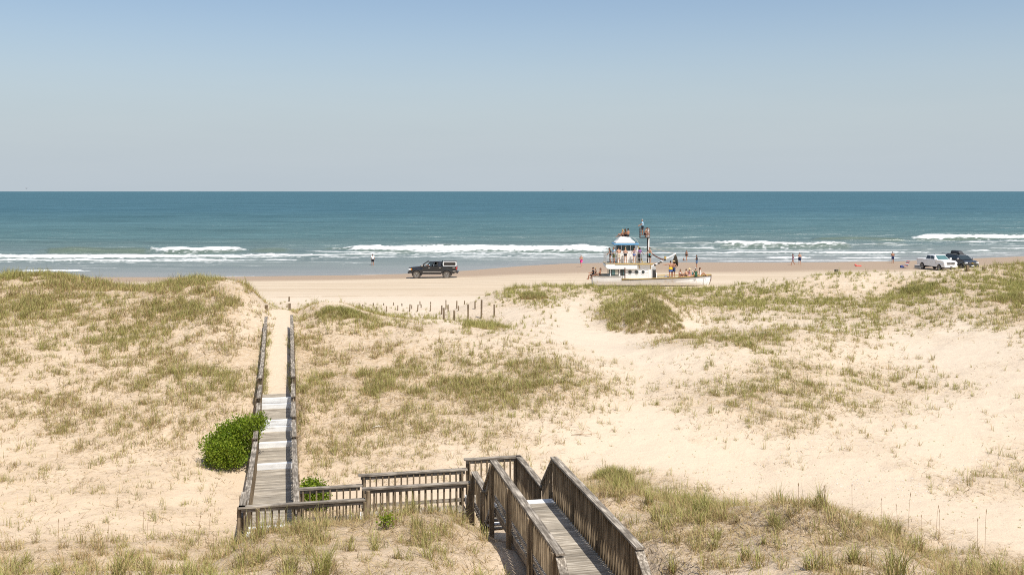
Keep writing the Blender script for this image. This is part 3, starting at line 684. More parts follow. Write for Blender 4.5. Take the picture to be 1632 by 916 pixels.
    off = ((s > -.15)&(s < 7.15)&(t > -.15)&(t < 1.35)) | ((s > 5.4)&(s < 7.2)&(t > -12)&(t < .5)) | ((s > -.1)&(s < 1.25)&(t > -.2)&(t < 38))
    keep = (RNG.uniform(0,1,n) < np.clip(d*1.1-.05,0,1)*patch*np.interp(Y,[15,25,34],[.9,.8,1.1]))&~off
    X, Y, d = X[keep], Y[keep], d[keep]; Z = ground(X, Y); m = len(X)
    u = RNG.uniform(0,1,(m,1)); col = np.where(RNG.uniform(0,1,(m,1))<.5, BROWN*(.6+.7*u), STRAW*(.6+.4*u))
    o = blades('fallen_stems', np.stack([X,Y,Z+.006],1), RNG.uniform(.10,.34,m), RNG.uniform(1.0,1.52,m), RNG.uniform(0,6.28,m), RNG.uniform(-.1,.15,m), RNG.uniform(.008,.016,m)*np.clip(Y/30,.8,2.0), col)
    tag(o, 'brown fallen grass stems lying on the sand between the tufts', 'dead grass', kind='stuff')
    # seedlings and shell bits on the open flats
    n = 60000
    px = RNG.uniform(-300, 1950, n); Y = np.exp(RNG.uniform(math.log(23), math.log(44), n)); X = (px-CX)*Y/F
    Z = base_z(px, Y); py = HY+(H-Z)/Y*F; d = dens(px, py)
    s, t = world2loc(X, Y); on = ((s > -.2)&(s < 7.3)&(t > -13)&(t < 1.4)) | ((s > -.1)&(s < 1.3)&(t > 0))
    w = np.where(px > 880, .16, .20)*np.clip(.5+1.2*fbm(X/2.2, Y/2.2, 510, 3), 0, 1.2)*(py > 640)
    keep = (RNG.uniform(0,1,n) < w*.9)&(d < .45)&~on; Xs, Ys = X[keep], Y[keep]; Zs = ground(Xs, Ys); m = len(Xs)
    nb = RNG.integers(4, 9, m); a = list(tufts_to_blades(Xs, Ys, Zs, RNG.uniform(.03,.075,m), nb, np.full(m,.8), np.full(m,.02), .9, 1.0)); a[5] = a[5]*1.7
    o = blades('seedlings', *a); tag(o, 'tiny green seedlings dotted over the bare sand flats', 'seedlings', kind='stuff')
    w = (px > 1120)*(py > 690)*(py < 800)*np.clip(.1+1.6*fbm(X/1.8, Y/1.3, 520, 3), 0, 1)
    keep = (RNG.uniform(0,1,n) < w*.5); X, Y = X[keep], Y[keep]; Z = ground(X, Y); m = len(X)
    o = blades('shell_fragments', np.stack([X,Y,Z+.012],1), RNG.uniform(.02,.05,m), RNG.uniform(1.35,1.55,m), RNG.uniform(0,6.28,m), np.zeros(m), RNG.uniform(.02,.035,m), np.full((m,3), .82))
    tag(o, 'white shell fragments strewn over the bare sand flat', 'shells', kind='stuff')
grow()
def clump(px, py, y0, rx, ry, n, h, green, label):
    c = spot(px, py, y0, 100)
    a = RNG.uniform(0,2*np.pi,n); r = np.sqrt(RNG.uniform(0,1,n)); X = c.x + rx*r*np.cos(a); Y = c.y + ry*r*np.sin(a); Z = ground(X, Y)
    hh = h*(1-.45*r)*RNG.uniform(.8,1.15,n); nb = RNG.integers(14,26,n)
    bl = list(tufts_to_blades(X, Y, Z, hh, nb, np.clip(green+RNG.normal(0,.15,n)-.25*(Y<c.y-ry*.35),.1,.95), np.full(n,.12), .42, 1.0))
    bl[0] = bl[0]-np.array(c); bl[5] = bl[5]*max(1, c.y/40)
    o = blades('grass_clump', *bl); o.location = c; tag(o, label, 'grass clump', 'big clumps of dune grass'); return o
clump(1028, 503, 45, 2.2, 2.6, 520, .62, .55, 'largest rounded clump of brown and green grass below the beached boat')
clump(850, 474, 60, 1.0, 1.2, 150, .62, .5, 'shaggy brownish grass clump on the sand slope left of the boat')
clump(1625, 478, 55, 2.0, 2.0, 240, .6, .5, 'bushy olive grass clump at the far right edge of the dunes')
clump(785, 521, 40, 1.0, .45, 80, .48, .9, 'low dark green grass clump in front of the tallest fence posts')
clump(1465, 462, 60, 1.5, 1.4, 190, .6, .72, 'green grass clump on the crest in front of the parked white truck')
clump(545, 497, 45, 1.4, 1.0, 170, .5, .9, 'bright green grass clump on the crest right of the sandy path')
clump(980, 764, 19, .75, .8, 130, .55, .62, 'tall near grass clump right of the foreground stair railing')
def stalks(lst, label, group):
    for (px, pt, pb, ln) in lst:
        c = spot(px, pb, 12, 60); h = max(.5, (pb-pt)*c.y/F); m = MB()
        pts = [(0,0,-.05),(ln*.25*h,0,.4*h),(ln*.6*h,.02,.75*h),(ln*h,.03,h)]
        m.tube(pts, [.005,.0045,.004,.003], 5); m.tube([(ln*.86*h,.026,.88*h),(ln*.95*h,.03,.95*h),(ln*1.06*h,.03,1.0*h)],[.004,.012,.003],5)
        o = m.build('grass_stalk', STALK); o.location = c; tag(o, label, 'stalk', group)
STALK = simple('dry_stalk', (.30,.20,.11), .8)
rz_ = lambda l: [(1152+x/3.39, 646+a/3.39, 646+b/3.39, k) for x,a,b,k in l]
stalks(rz_([(408,420,580,.02),(555,430,590,-.03),(698,425,590,.01),(858,500,640,.02),(945,530,690,-.04),(1000,470,690,.08),(1072,590,740,.02),(1150,540,720,.1),(1172,560,740,0),(1375,610,790,.03),(1415,560,800,.05)]),
       'thin dry seed stalk rising above the grassy crest right of the stairs', 'dry seed stalks right of the stairs')
stalks([(775/3.4,650+560/3.4,650+745/3.4,.01),(795/3.4,650+600/3.4,650+745/3.4,.04),(585/3.4,650+610/3.4,650+760/3.4,.02),(315/3.4,650+600/3.4,650+800/3.4,.0),(1075/3.4,650+580/3.4,650+745/3.4,.06),(1130/3.4,650+570/3.4,650+745/3.4,.05),(515/3.4,650+640/3.4,650+770/3.4,-.03)],
       'thin dry seed stalk standing in the grass left of the walkway', 'dry seed stalks left of the walkway')

BARK = simple('shrub_bark', (.16,.115,.075), .9)
def shrub(name, base, lobes, nclump, leaf, label, cols, stems):
    """lobes: ellipsoids (x,y,z,rx,ry,rz) about the base; leaves hang in small clumps near their surfaces"""
    e = empty(name, base, label=label, cat='shrub')
    lo = np.array(lobes); wt = lo[:,3]*lo[:,5]; wt = wt/wt.sum(); V=[];C=[]
    for i in range(nclump):
        q = lo[RNG.choice(len(lo), p=wt)]; v = RNG.normal(0,1,3); v /= np.linalg.norm(v); rr = RNG.uniform(.45,1.0)+max(0,RNG.normal(-.05,.13))
        c = q[:3] + v*q[3:]*rr
        if c[2] < .04: continue
        k = RNG.integers(9,17); pos = c + RNG.normal(0,leaf*1.15,(k,3)); tone = RNG.uniform(0,1)
        for p in pos:
            dirv = v*.5 + np.array([0,0,.7]) + RNG.normal(0,.55,3); dirv /= np.linalg.norm(dirv)
            sd = np.cross(dirv, RNG.normal(0,1,3)); sd /= np.linalg.norm(sd); l = leaf*RNG.uniform(.7,1.3); wd = l*.36
            V += [p, p+dirv*l*.5+sd*wd, p+dirv*l, p+dirv*l*.5-sd*wd]
            cc = cols[0]*(1-tone)+cols[1]*tone; C += [np.append(cc*RNG.uniform(.75,1.25), 1)]*4
    V = np.array(V); idx = np.arange(len(V)).reshape(-1,4); o = npmesh('foliage', V, idx, None, LEAF); vattr(o,'tint',np.array(C),True); o.parent = e
    m = MB(); rr = random.Random(5)
    for k in range(stems):
        q = lobes[k%len(lobes)]; tx = q[0]+rr.uniform(-.6,.6)*q[3]; ty = q[1]+rr.uniform(-.6,.6)*q[4]; tz = q[2]+rr.uniform(-.1,.7)*q[5]
        m.tube([(rr.uniform(-.08,.08),rr.uniform(-.08,.08),-.1),(tx*.35,ty*.35,tz*.4),(tx*.75,ty*.75,tz*.75),(tx,ty,tz)],[.022,.018,.012,.005],6)
    m.build('stem', BARK, e); return e
c = px2world(368, 33.6, 0); c.z = gz(c.x, c.y)
shrub('green_shrub', c, [(0,0,.62,.78,.72,.60),(-.52,-.05,.55,.50,.55,.52),(.30,.1,1.0,.58,.55,.58),(.05,-.4,.5,.62,.5,.5),(.62,.05,1.25,.38,.4,.40),(-.25,.2,.95,.45,.5,.45),(.98,-.02,1.48,.26,.26,.30),(-.58,-.1,.32,.22,.3,.32)], 1500, .064,
      'large bright green leafy shrub leaning over the left rail of the boardwalk', (np.array([.12,.20,.014]), np.array([.28,.34,.035])), 34)
c = px2world(502, 29.2, 0); c.z = gz(c.x, c.y)
shrub('green_shrub', c, [(0,0,.42,.34,.32,.42),(-.16,0,.62,.22,.24,.28),(.18,0,.34,.22,.22,.3)], 330, .062,
      'small bright green shrub tucked behind the lower railing right of the boardwalk', (np.array([.12,.20,.014]), np.array([.26,.32,.03])), 12)
c = spot(611, 843, 16, 30)
shrub('green_sprig', c, [(0,0,.18,.04,.04,.11),(.09,0,.2,.04,.04,.07),(.02,0,.07,.03,.03,.05)], 16, .05,
      'small yellow green sprig growing on the mound before the crossing rail', (np.array([.16,.22,.02]), np.array([.26,.29,.03])), 4)
def stick(px, py, y0, l, rz, r, mat, label):
    c = spot(px, py, y0, 70); m = MB(); m.tube([(-l/2,0,.02),(-l*.15,.05*l,.05),(l*.2,-.03*l,.045),(l/2,.02*l,.07)],[r*.5,r,r*.9,r*.3],6)
    m.tube([(-l*.1,.04*l,.05),(l*.1,.16*l,.09)],[r*.7,r*.3],5)
    o = m.build('driftwood_stick', mat, smooth=True); o.location = c; o.rotation_euler = (0,0,rz); tag(o, label, 'driftwood')
stick(604, 681, 25, .5, .35, .022, simple('bleached_wood', (.62,.56,.47), .8), 'pale bleached stick lying on the sand right of the boardwalk')
stick(927, 694, 25, .75, -.1, .016, STALK, 'dark curved twig lying on the open sand beyond the stairs')
# ------------------------------------------------------------------ people
def skin_mat(name, col):
    m, nt, b = nodes(name); v = noise(nt, coords(nt), 9, 3)
    nt.links.new(mixc(nt, v, tuple(x*.88 for x in col), tuple(min(1,x*1.1) for x in col)), b.inputs['Base Color'])
    b.inputs['Roughness'].default_value = .5; b.inputs['Subsurface Weight'].default_value = 0; b.inputs['Specular IOR Level'].default_value = .35; return m
SK = {'tan': skin_mat('tanned_skin',(.39,.195,.115)), 'fair': skin_mat('fair_skin',(.52,.30,.20)), 'brown': skin_mat('brown_skin',(.20,.105,.065))}
CL = {}
def cloth(name, col):
    if name not in CL: CL[name] = simple(name+'_cloth', col, .85, var=.1, scale=14, spec=.2)
    return CL[name]
COLS = {'black':(.018,.018,.022),'navy':(.03,.045,.11),'white':(.78,.78,.76),'teal':(.02,.25,.28),'yellow':(.80,.52,.04),'pink':(.80,.06,.28),'lightblue':(.36,.55,.70),
        'camo':(.14,.15,.075),'beige':(.62,.55,.43),'blue':(.05,.12,.36),'green':(.10,.52,.05),'red':(.55,.05,.04),'purple':(.26,.12,.34),'darkblue':(.035,.06,.13),'denim':(.10,.16,.27),'darkgreen':(.03,.09,.05),'print':(.45,.30,.42),
        'brownhair':(.075,.042,.024),'blackhair':(.014,.011,.010),'blondhair':(.42,.29,.13),'greyhair':(.30,.28,.26),'straw':(.58,.44,.24)}
def V3(*a): return Vector(a)
def pose_joints(pose, arms):
    J = {}
    def torso(pel, lean=0, side=0, twist=0):
        up = V3(math.sin(lean), math.sin(side), math.cos(lean)).normalized(); fw = V3(math.cos(lean),0,-math.sin(lean))
        J['pel'] = V3(*pel); J['waist'] = J['pel']+up*.17; J['chest'] = J['pel']+up*.36; J['neck'] = J['pel']+up*.54+fw*.01; J['head'] = J['pel']+up*.685+fw*.03
        J['up'] = up; J['fw'] = fw
        for s, k in ((1,'l'),(-1,'r')): J['sh'+k] = J['pel']+up*.465+V3(0,.185*s,0)
    def legs(**k):
        for n, v in k.items(): J[n] = V3(*v)
    if pose == 'stand':
        torso((0,0,.95)); legs(hl=(0,.09,.91),hr=(0,-.09,.91),kl=(.02,.11,.49),kr=(.03,-.10,.49),al=(-.02,.12,.08),ar=(.0,-.12,.08))
    elif pose == 'lean':
        torso((-.06,0,.94),.16); legs(hl=(-.06,.09,.9),hr=(-.06,-.09,.9),kl=(.0,.11,.49),kr=(-.02,-.10,.49),al=(-.04,.12,.08),ar=(-.12,-.11,.08))
    elif pose == 'walk':
        torso((0,0,.93),.05); legs(hl=(0,.09,.89),hr=(0,-.09,.89),kl=(.20,.09,.52),kr=(-.05,-.09,.48),al=(.27,.09,.09),ar=(-.32,-.09,.16))
    elif pose == 'edge':      # legs hanging over an edge
        torso((0,0,.13),-.02); legs(hl=(.02,.09,.1),hr=(.02,-.09,.1),kl=(.44,.10,.10),kr=(.44,-.12,.09),al=(.50,.10,-.32),ar=(.56,-.13,-.31))
    elif pose == 'floor':     # knees drawn up
        torso((0,0,.13),-.08); legs(hl=(.02,.09,.1),hr=(.02,-.09,.1),kl=(.36,.12,.36),kr=(.40,-.12,.33),al=(.60,.11,.07),ar=(.66,-.12,.07))
    elif pose == 'flat':      # legs out
        torso((0,0,.13),-.18); legs(hl=(.02,.09,.1),hr=(.02,-.09,.1),kl=(.42,.11,.22),kr=(.45,-.11,.13),al=(.80,.10,.07),ar=(.86,-.12,.07))
    elif pose == 'cross':
        torso((0,0,.13),.12); legs(hl=(.0,.09,.1),hr=(.0,-.09,.1),kl=(.30,.30,.12),kr=(.30,-.30,.12),al=(.30,-.05,.07),ar=(.22,.06,.08))
    elif pose == 'squat':
        torso((-.1,0,.34),.35); legs(hl=(-.1,.09,.3),hr=(-.1,-.09,.3),kl=(.26,.15,.44),kr=(.26,-.15,.44),al=(.0,.13,.08),ar=(.0,-.13,.08))
    elif pose == 'seat':      # on a chair or car seat
        torso((0,0,.13),-.12); legs(hl=(.02,.09,.1),hr=(.02,-.09,.1),kl=(.44,.10,.13),kr=(.44,-.12,.12),al=(.62,.10,-.22),ar=(.62,-.13,-.22))
    up, fw = J['up'], J['fw']
    for s, k in ((1,'l'),(-1,'r')):
        a = arms if isinstance(arms, str) else arms[0 if s > 0 else 1]; sh = J['sh'+k]
        if a == 'down': el = sh - up*.28 + V3(-.03,.05*s,0); wr = el - up*.23 + V3(.06,.0,0)
        elif a == 'rail': el = sh - up*.22 + fw*.13 + V3(0,.06*s,0); wr = el + fw*.2 - up*.12 + V3(0,-.02*s,0)
        elif a == 'hip': el = sh - up*.22 + V3(-.07,.16*s,0); wr = el - up*.13 + V3(.12,-.12*s,0)
        elif a == 'point': el = sh + fw*.26 - up*.05 + V3(0,.02*s,0); wr = el + fw*.25 - up*.02
        elif a == 'side': el = sh - up*.06 + V3(.0,.28*s,0); wr = el - up*.04 + V3(.02,.24*s,0)
        elif a == 'knee': el = sh - up*.24 + fw*.14 + V3(0,.05*s,0); wr = el + fw*.22 - up*.05 + V3(0,-.04*s,0)
        elif a == 'prop': el = sh - up*.26 - fw*.10 + V3(0,.05*s,0); wr = V3(el.x-.08, el.y+.02*s, .08)
        elif a == 'head': el = sh + up*.02 + fw*.14 + V3(0,.2*s,0); wr = el + up*.22 + V3(-.1,-.16*s,0)
        elif a == 'fold': el = sh - up*.25 + fw*.05 + V3(0,.08*s,0); wr = el + fw*.16 + up*.04 + V3(0,-.2*s,0)
        elif a == 'wheel': el = sh - up*.18 + fw*.18 + V3(0,.07*s,0); wr = el + fw*.2 + up*.04
        elif a == 'sill': el = sh - up*.10 + fw*.10 + V3(0,.18*s,0); wr = el + fw*.22 + up*.02
        J['e'+k] = el; J['w'+k] = wr
    return J
PENDING = []
def remesh_later(o, vox): 
    md = o.modifiers.new('one_surface','REMESH'); md.mode = 'VOXEL'; md.voxel_size = vox; md.use_smooth_shade = True; PENDING.append(o)
def person(loc, face, pose, arms, label, skin='tan', wear=(), hair='brownhair', longhair=False, hat=None, h=1.75, group=None, fem=False):
    k = h/1.75; J = pose_joints(pose, arms); m = MB(); up, fw = J['up'], J['fw']; yy = V3(0,1,0)
    W = .86 if fem else 1.0
    for s, q in ((1,'l'),(-1,'r')):
        J['sh'+q] = J['sh'+q] - yy*s*.185*(1-W)
        m.caps(J['pel']+yy*.055*s, J['waist']+yy*.045*s*W, .115, .098*W, 12); m.caps(J['waist']+yy*.045*s*W, J['chest']+yy*.075*s*W, .098*W, .112*W, 12)
        m.caps(J['chest']+yy*.075*s*W, J['sh'+q]-yy*s*.03, .105*W, .062, 10)
        m.caps(J['sh'+q], J['e'+q], .052*W, .042*W, 9); m.caps(J['e'+q], J['w'+q], .042*W, .029, 9)
        d = (J['w'+q]-J['e'+q]).normalized(); sd = d.cross(yy) if abs(d.y) < .9 else d.cross(V3(0,0,1)); sd = sd.normalized(); w0 = J['w'+q]
        m.caps(w0, w0+d*.07+sd*.018, .026, .024, 7); m.caps(w0, w0+d*.07-sd*.018, .026, .022, 7)      # palm
        for j, (o, l) in enumerate(((.031,.072),(.011,.085),(-.010,.078),(-.029,.058))):
            a = w0+d*.075+sd*o; cu = d.cross(sd)*(.012*s); m.tube([a, a+d*l*.5+cu*.5, a+d*l+cu*2.2],[.011,.0105,.009],6)
        m.tube([w0+d*.025+sd*.025, w0+d*.055+sd*.055, w0+d*.085+sd*.06],[.013,.012,.009],6)
        m.caps(J['h'+q], J['k'+q], .088 if not fem else .086, .056, 11); m.caps(J['k'+q], J['k'+q].lerp(J['a'+q],.35), .056, .055, 10); m.caps(J['k'+q].lerp(J['a'+q],.35), J['a'+q], .055, .036, 10)
        an = J['a'+q]; shin = (an-J['k'+q]).normalized(); ft = V3(1,0,0) - shin*shin.x
        if ft.length < .2: ft = V3(.3,0,1)
        ft.normalize()
        if pose in ('stand','lean','walk','floor','squat'): ft = V3(1,.12*s,0).normalized()
        m.caps(an-ft*.03+shin*.03, an+ft*.14+shin*.045, .037, .030, 8)
    m.caps(J['chest']+up*.12, J['neck'], .07, .053, 10); m.caps(J['neck'], J['head']-up*.05, .052, .05, 10)
    hd = J['head']; m.ball(hd+up*.025, (.088,.074,.098), 14, 10); m.ball(hd-up*.05+fw*.02, (.066,.058,.065), 12, 8)
    m.ball(hd+fw*.095-up*.012, (.018,.014,.026), 7, 5); m.ball(hd+fw*.078-up*.062, (.016,.026,.012), 7, 5); m.ball(hd+fw*.08+up*.022, (.014,.05,.012), 7, 5)
    for s in (1,-1): m.ball(hd+yy*s*.076-up*.005, (.02,.012,.03), 7, 5)
    if fem:
        for s in (1,-1): m.ball(J['chest']+yy*s*.07+fw*.085+up*.0, (.055,.06,.06), 9, 7)
    o = m.build('person', SK[skin]); remesh_later(o, .0135)
    o.location = loc; o.rotation_euler = (0,0,face); o.scale = (k,k,k); tag(o, label, 'person', group)
    def garment(name, col, fn, vox=.018):
        g = MB(); fn(g); q = g.build(name, cloth(col, COLS[col]) if isinstance(col, str) else col, o); remesh_later(q, vox)
    def hips(g, x=.018, knee=.55):
        for s, q in ((1,'l'),(-1,'r')):
            g.caps(J['pel']+yy*.055*s-up*.02, J['pel']+yy*.055*s+up*.07, .115+x, .108+x, 12)
            if knee: g.tube([J['h'+q], J['h'+q].lerp(J['k'+q], knee)], [.092+x, .075+x*1.5], 12)
    def top(g, x=.014, sleeve=.5, low=0.0):
        for s, q in ((1,'l'),(-1,'r')):
            g.caps(J['pel']+yy*.055*s+up*(.06+low), J['waist']+yy*.045*s*W, .112+x, .1*W+x, 12); g.caps(J['waist']+yy*.045*s*W, J['chest']+yy*.075*s*W, .098*W+x, .113*W+x, 12)
            g.caps(J['chest']+yy*.075*s*W, J['sh'+q]-yy*s*.03, .105*W+x, .065+x, 10)
            if sleeve: g.tube([J['sh'+q], J['sh'+q].lerp(J['e'+q], sleeve)], [.058+x, .054+x], 10)
    for kind, col in wear:
        if kind == 'shorts': garment('shorts', col, lambda g: hips(g, .02, .72))
        elif kind == 'trousers': garment('trousers', col, lambda g: hips(g, .018, 1.5))
        elif kind == 'trunks_top': garment('swim_trunks', col, lambda g: hips(g, .022, .25))
        elif kind == 'briefs': garment('bikini_bottom', col, lambda g: hips(g, .012, .10))
        elif kind == 'shirt': garment('shirt', col, lambda g: top(g))
        elif kind == 'tank': garment('tank_top', col, lambda g: top(g, .012, 0))
        elif kind == 'suit': 
            garment('swimsuit', col, lambda g: (hips(g, .012, .08), top(g, .010, 0)))
        elif kind == 'bra':
            garment('bikini_top', col, lambda g: [g.caps(J['chest']+yy*s*.02*W+up*.0+fw*.02, J['chest']+yy*s*.085*W+fw*.03, .112*W, .098*W, 10) for s in (1,-1)])
    if hair:
        g = MB(); g.ball(hd+up*.045-fw*.014, (.098,.086,.092), 12, 9)
        if longhair: g.caps(hd-fw*.05+up*.02, J['neck']-fw*.085-up*.10, .075, .05, 9)
        q = g.build('hair', cloth(hair, COLS[hair]), o, smooth=True)
    if hat == 'straw':
        g = MB(); c = hd+up*.085
        n = 20; b = len(g.v)
        prof = [(.205,-.012),(.20,-.004),(.105,.012),(.097,.075),(.06,.095),(.0,.098)]
        for r, z in prof:
            for i in range(n): t = 2*math.pi*i/n; p = c + fw*math.cos(t)*r + yy*math.sin(t)*r + up*z; g.v.append(tuple(p))
        for j in range(len(prof)-1):
            for i in range(n): g.f.append([j*n+i, j*n+(i+1)%n, (j+1)*n+(i+1)%n, (j+1)*n+i]); g.m.append(0)
        g.f.append(list(range(n))[::-1]); g.m.append(0)
        g.build('sun_hat', cloth('straw', COLS['straw']), o, smooth=True)
    elif hat:
        g = MB(); g.ball(hd+up*.07, (.102,.092,.075), 12, 8); g.caps(hd+up*.06+fw*.07+yy*.03, hd+up*.055+fw*.16, .03, .02, 8); g.caps(hd+up*.06+fw*.07-yy*.03, hd+up*.055+fw*.16, .03, .02, 8)
        g.build('cap', cloth(hat, COLS[hat]), o, smooth=True)
    return o
def settle():
    """turn every figure into one continuous mesh"""
    bpy.context.view_layer.update(); dg = bpy.context.evaluated_depsgraph_get(); new = []
    for o in PENDING: new.append(bpy.data.meshes.new_from_object(o.evaluated_get(dg)))
    for o, me in zip(PENDING, new):
        o.modifiers.clear(); mats = [m for m in o.data.materials]; o.data = me
        if not me.materials:
            for m in mats: me.materials.append(m)
    PENDING.clear()
LEFT, RIGHT, TO, AWAY = math.pi, 0.0, -math.pi/2, math.pi/2
# ------------------------------------------------------------------ the beached boat
def gloss_paint(name, col, rough=.35, stain=None, spec=.5):
    m, nt, b = nodes(name); v = noise(nt, coords(nt,(1,1,.35)), 2.2, 5, .6); c = mixc(nt, v, tuple(x*.92 for x in col), col)
    if stain:
        r = ramp(nt, [(.56,(0,0,0)),(.72,(1,1,1))]); nt.links.new(noise(nt, coords(nt,(2.5,2.5,.5)), 1.7, 6, .65), r.inputs[0]); c = mixc(nt, mth(nt,'MULTIPLY', r.outputs[0], .55), c, stain)
    nt.links.new(c, b.inputs['Base Color']); b.inputs['Roughness'].default_value = rough; b.inputs['Specular IOR Level'].default_value = spec; return m
BWHITE = gloss_paint('boat_white_paint', (.83,.82,.79), .45, (.55,.42,.27)); BYEL = gloss_paint('worn_yellow_rail_paint', (.50,.34,.10), .6, (.16,.11,.06))
BDARK = gloss_paint('tarred_black', (.03,.028,.026), .6); BBLUE = gloss_paint('faded_blue_paint', (.10,.30,.52), .5); STEEL = gloss_paint('dull_galvanised_steel', (.42,.42,.41), .5)
RUST = gloss_paint('rusty_brown_steel', (.13,.055,.038), .7); DECKB = gloss_paint('worn_boat_deck', (.42,.36,.24), .8, (.25,.2,.12))
def glass(name, col=(.02,.028,.03)):
    m, nt, b = nodes(name); v = noise(nt, coords(nt), 1.5, 3); nt.links.new(mixc(nt, v, col, tuple(x*2.2 for x in col)), b.inputs['Base Color']); b.inputs['Roughness'].default_value = .06; return m
DGLASS = glass('dark_glass'); TGLASS = glass('greenish_glass', (.05,.10,.10))
BY = 107.0; bx0 = (945-CX)*BY/F; bz0 = gz(bx0+6.5, BY+1.7)-.06
B = empty('fishing_boat', (bx0, BY+1.75, bz0), 0, label='white wooden fishing boat with blue roof edge beached on the sand and crowded with bathers', cat='boat')
def bp(px, py=None): return (px-945)/14.83
def bzv(py): return (457.7-py)/14.83
# hull
st = np.array([0.02,.4,1.2,2.2,3.0,3.1,5,7,9,10.5,11.6,12.4,12.85,13.02]); hb = np.interp(st,[0,1,3,8,9.5,11,12,12.7,13.05],[1.25,1.5,1.72,1.72,1.6,1.15,.68,.22,.02])
sheer = np.where(st < 3.05, 1.17, np.interp(st,[3.05,6,9,13.02],[.86,.95,1.06,1.24]))
m = MB(); nsec = 9
for x, b_, zs in zip(st, hb, sheer):
    for k in range(nsec*2-1):
        a = (k-(nsec-1))/(nsec-1); s = abs(a)**.5 if False else abs(a)
        yy_ = b_*math.copysign(min(1, (1-(1-s)**2.2)**.6), a) if a else 0
        z = zs*s**2.2*1.0; fl = .84+.16*s
        xx = x if x < 12 else x - (x-12)*.32*(1-s)
        m.v.append((xx + (-.0 if x > .1 else .12*(1-s)), yy_*fl, z))
w_ = nsec*2-1
for i in range(len(st)-1):
    for k in range(w_-1): m.f.append([i*w_+k, i*w_+k+1, (i+1)*w_+k+1, (i+1)*w_+k]); m.m.append(0)
m.f.append(list(range(w_))); m.m.append(0); m.f.append([(len(st)-1)*w_+k for k in range(w_)][::-1]); m.m.append(0)
hull = m.build('hull', BWHITE, B)
m = MB()
for i in range(len(st)-1):      # decking just under the sheer
    z0, z1 = sheer[i]-.03, sheer[i+1]-.03; m.add([(st[i],-hb[i]+.03,z0),(st[i+1],-hb[i+1]+.01,z1),(st[i+1],hb[i+1]-.01,z1),(st[i],hb[i]-.03,z0)], [(0,1,2,3)])
m.build('deck', DECKB, hull)
for sgn in (-1, 1):
    m = MB(); m2 = MB()
    for i in range(5, len(st)-1):
        p = (st[i], sgn*(hb[i]+.02), sheer[i]+.01); q = (st[i+1]+.02, sgn*(hb[i+1]+.02), sheer[i+1]+.01); m.bar(p, q, .12, .07)
        m2.bar((p[0],p[1]+.012*sgn,p[2]-.08), (q[0],q[1]+.012*sgn,q[2]-.08), .09, .085)  # black strip along the underside of the yellow rail
    m.build('rub_rail', BYEL, hull); m2.build('rail_underside', BDARK, hull)
    m = MB(); m.bar((.05, sgn*(1.25), 1.185),(1.2,sgn*1.53,1.185),.10,.05); m.bar((1.2,sgn*1.53,1.185),(3.03,sgn*1.715,1.185),.10,.05); m.build('gunwale', gloss_paint('grey_gunwale',(.22,.20,.17),.7) if sgn < 0 else MATS['grey_gunwale'], hull)
m = MB(); m.tube([(13.06,0,1.27),(13.02,0,.7),(12.78,0,.12)], [.045,.05,.05], 8); m.build('stem', RUST, hull)
# lower cabin
cabw = 1.36; zc = 2.47
m = MB(); m.prism([(1.84,.95),(6.3,.85),(6.3,zc),(1.95,zc)], -cabw, cabw); cab = m.build('lower_cabin', BWHITE, B, bevel=.04)
m = MB()
for z in (1.28,1.55,1.85,2.1): m.box(3.55,6.28,-cabw-.012,-cabw+.01,z,z+.018)
m.build('plank_seam', gloss_paint('grey_seam',(.45,.43,.40),.8), cab)
def panel(x0,x1,z0,z1,y,name,mat,par,th=.02): 
    m = MB(); m.box(x0,x1,y-th,y+th,z0,z1); return m.build(name, mat, par, bevel=.02)
f = panel(1.98,2.82,1.24,1.95,-cabw-.01,'window',BDARK,cab,.025)
panel(2.05,2.38,1.32,1.88,-cabw-.022,'pane',TGLASS,f,.02); panel(2.42,2.76,1.32,1.88,-cabw-.022,'pane',gloss_paint('curtained_glass',(.45,.43,.36),.3),f,.02)
f = panel(2.98,3.52,1.26,1.92,-cabw-.01,'window',BDARK,cab,.025); panel(3.03,3.28,1.31,1.87,-cabw-.022,'pane',DGLASS,f,.02); panel(3.3,3.48,1.31,1.87,-cabw-.022,'pane',TGLASS,f,.02)
m = MB(); m.box(1.80,1.86,-1.1,1.1,1.3,1.92); m.build('window', TGLASS, cab)
for x in (4.02,4.74,5.44):
    m = MB(); m.lathe_y([(.235,0.02),(.235,-.03),(.19,-.035),(.17,-.01)], (x,-cabw,1.63), 20); p = m.build('porthole', STEEL if x < 5 else BWHITE, cab)
    m = MB(); m.lathe_y([(.172,-.012),(.172,-.03)], (x,-cabw,1.63), 20); m.build('pane', DGLASS, p)
for x in (4.98, 6.3):
    m = MB(); m.bar((x,-cabw-.03,2.44),(x+.12 if x < 5 else x-.1,-cabw-.03,1.98),.05,.06); m.build('bracket', BYEL, cab)
m = MB(); m.box(6.303,6.34,-.45,.35,.97,2.1); dr = m.build('door', BDARK, cab)
m = MB(); m.box(6.0,6.3,-cabw-.02,-cabw+.12,.9,zc); m.build('corner_post', BWHITE, cab, bevel=.02)
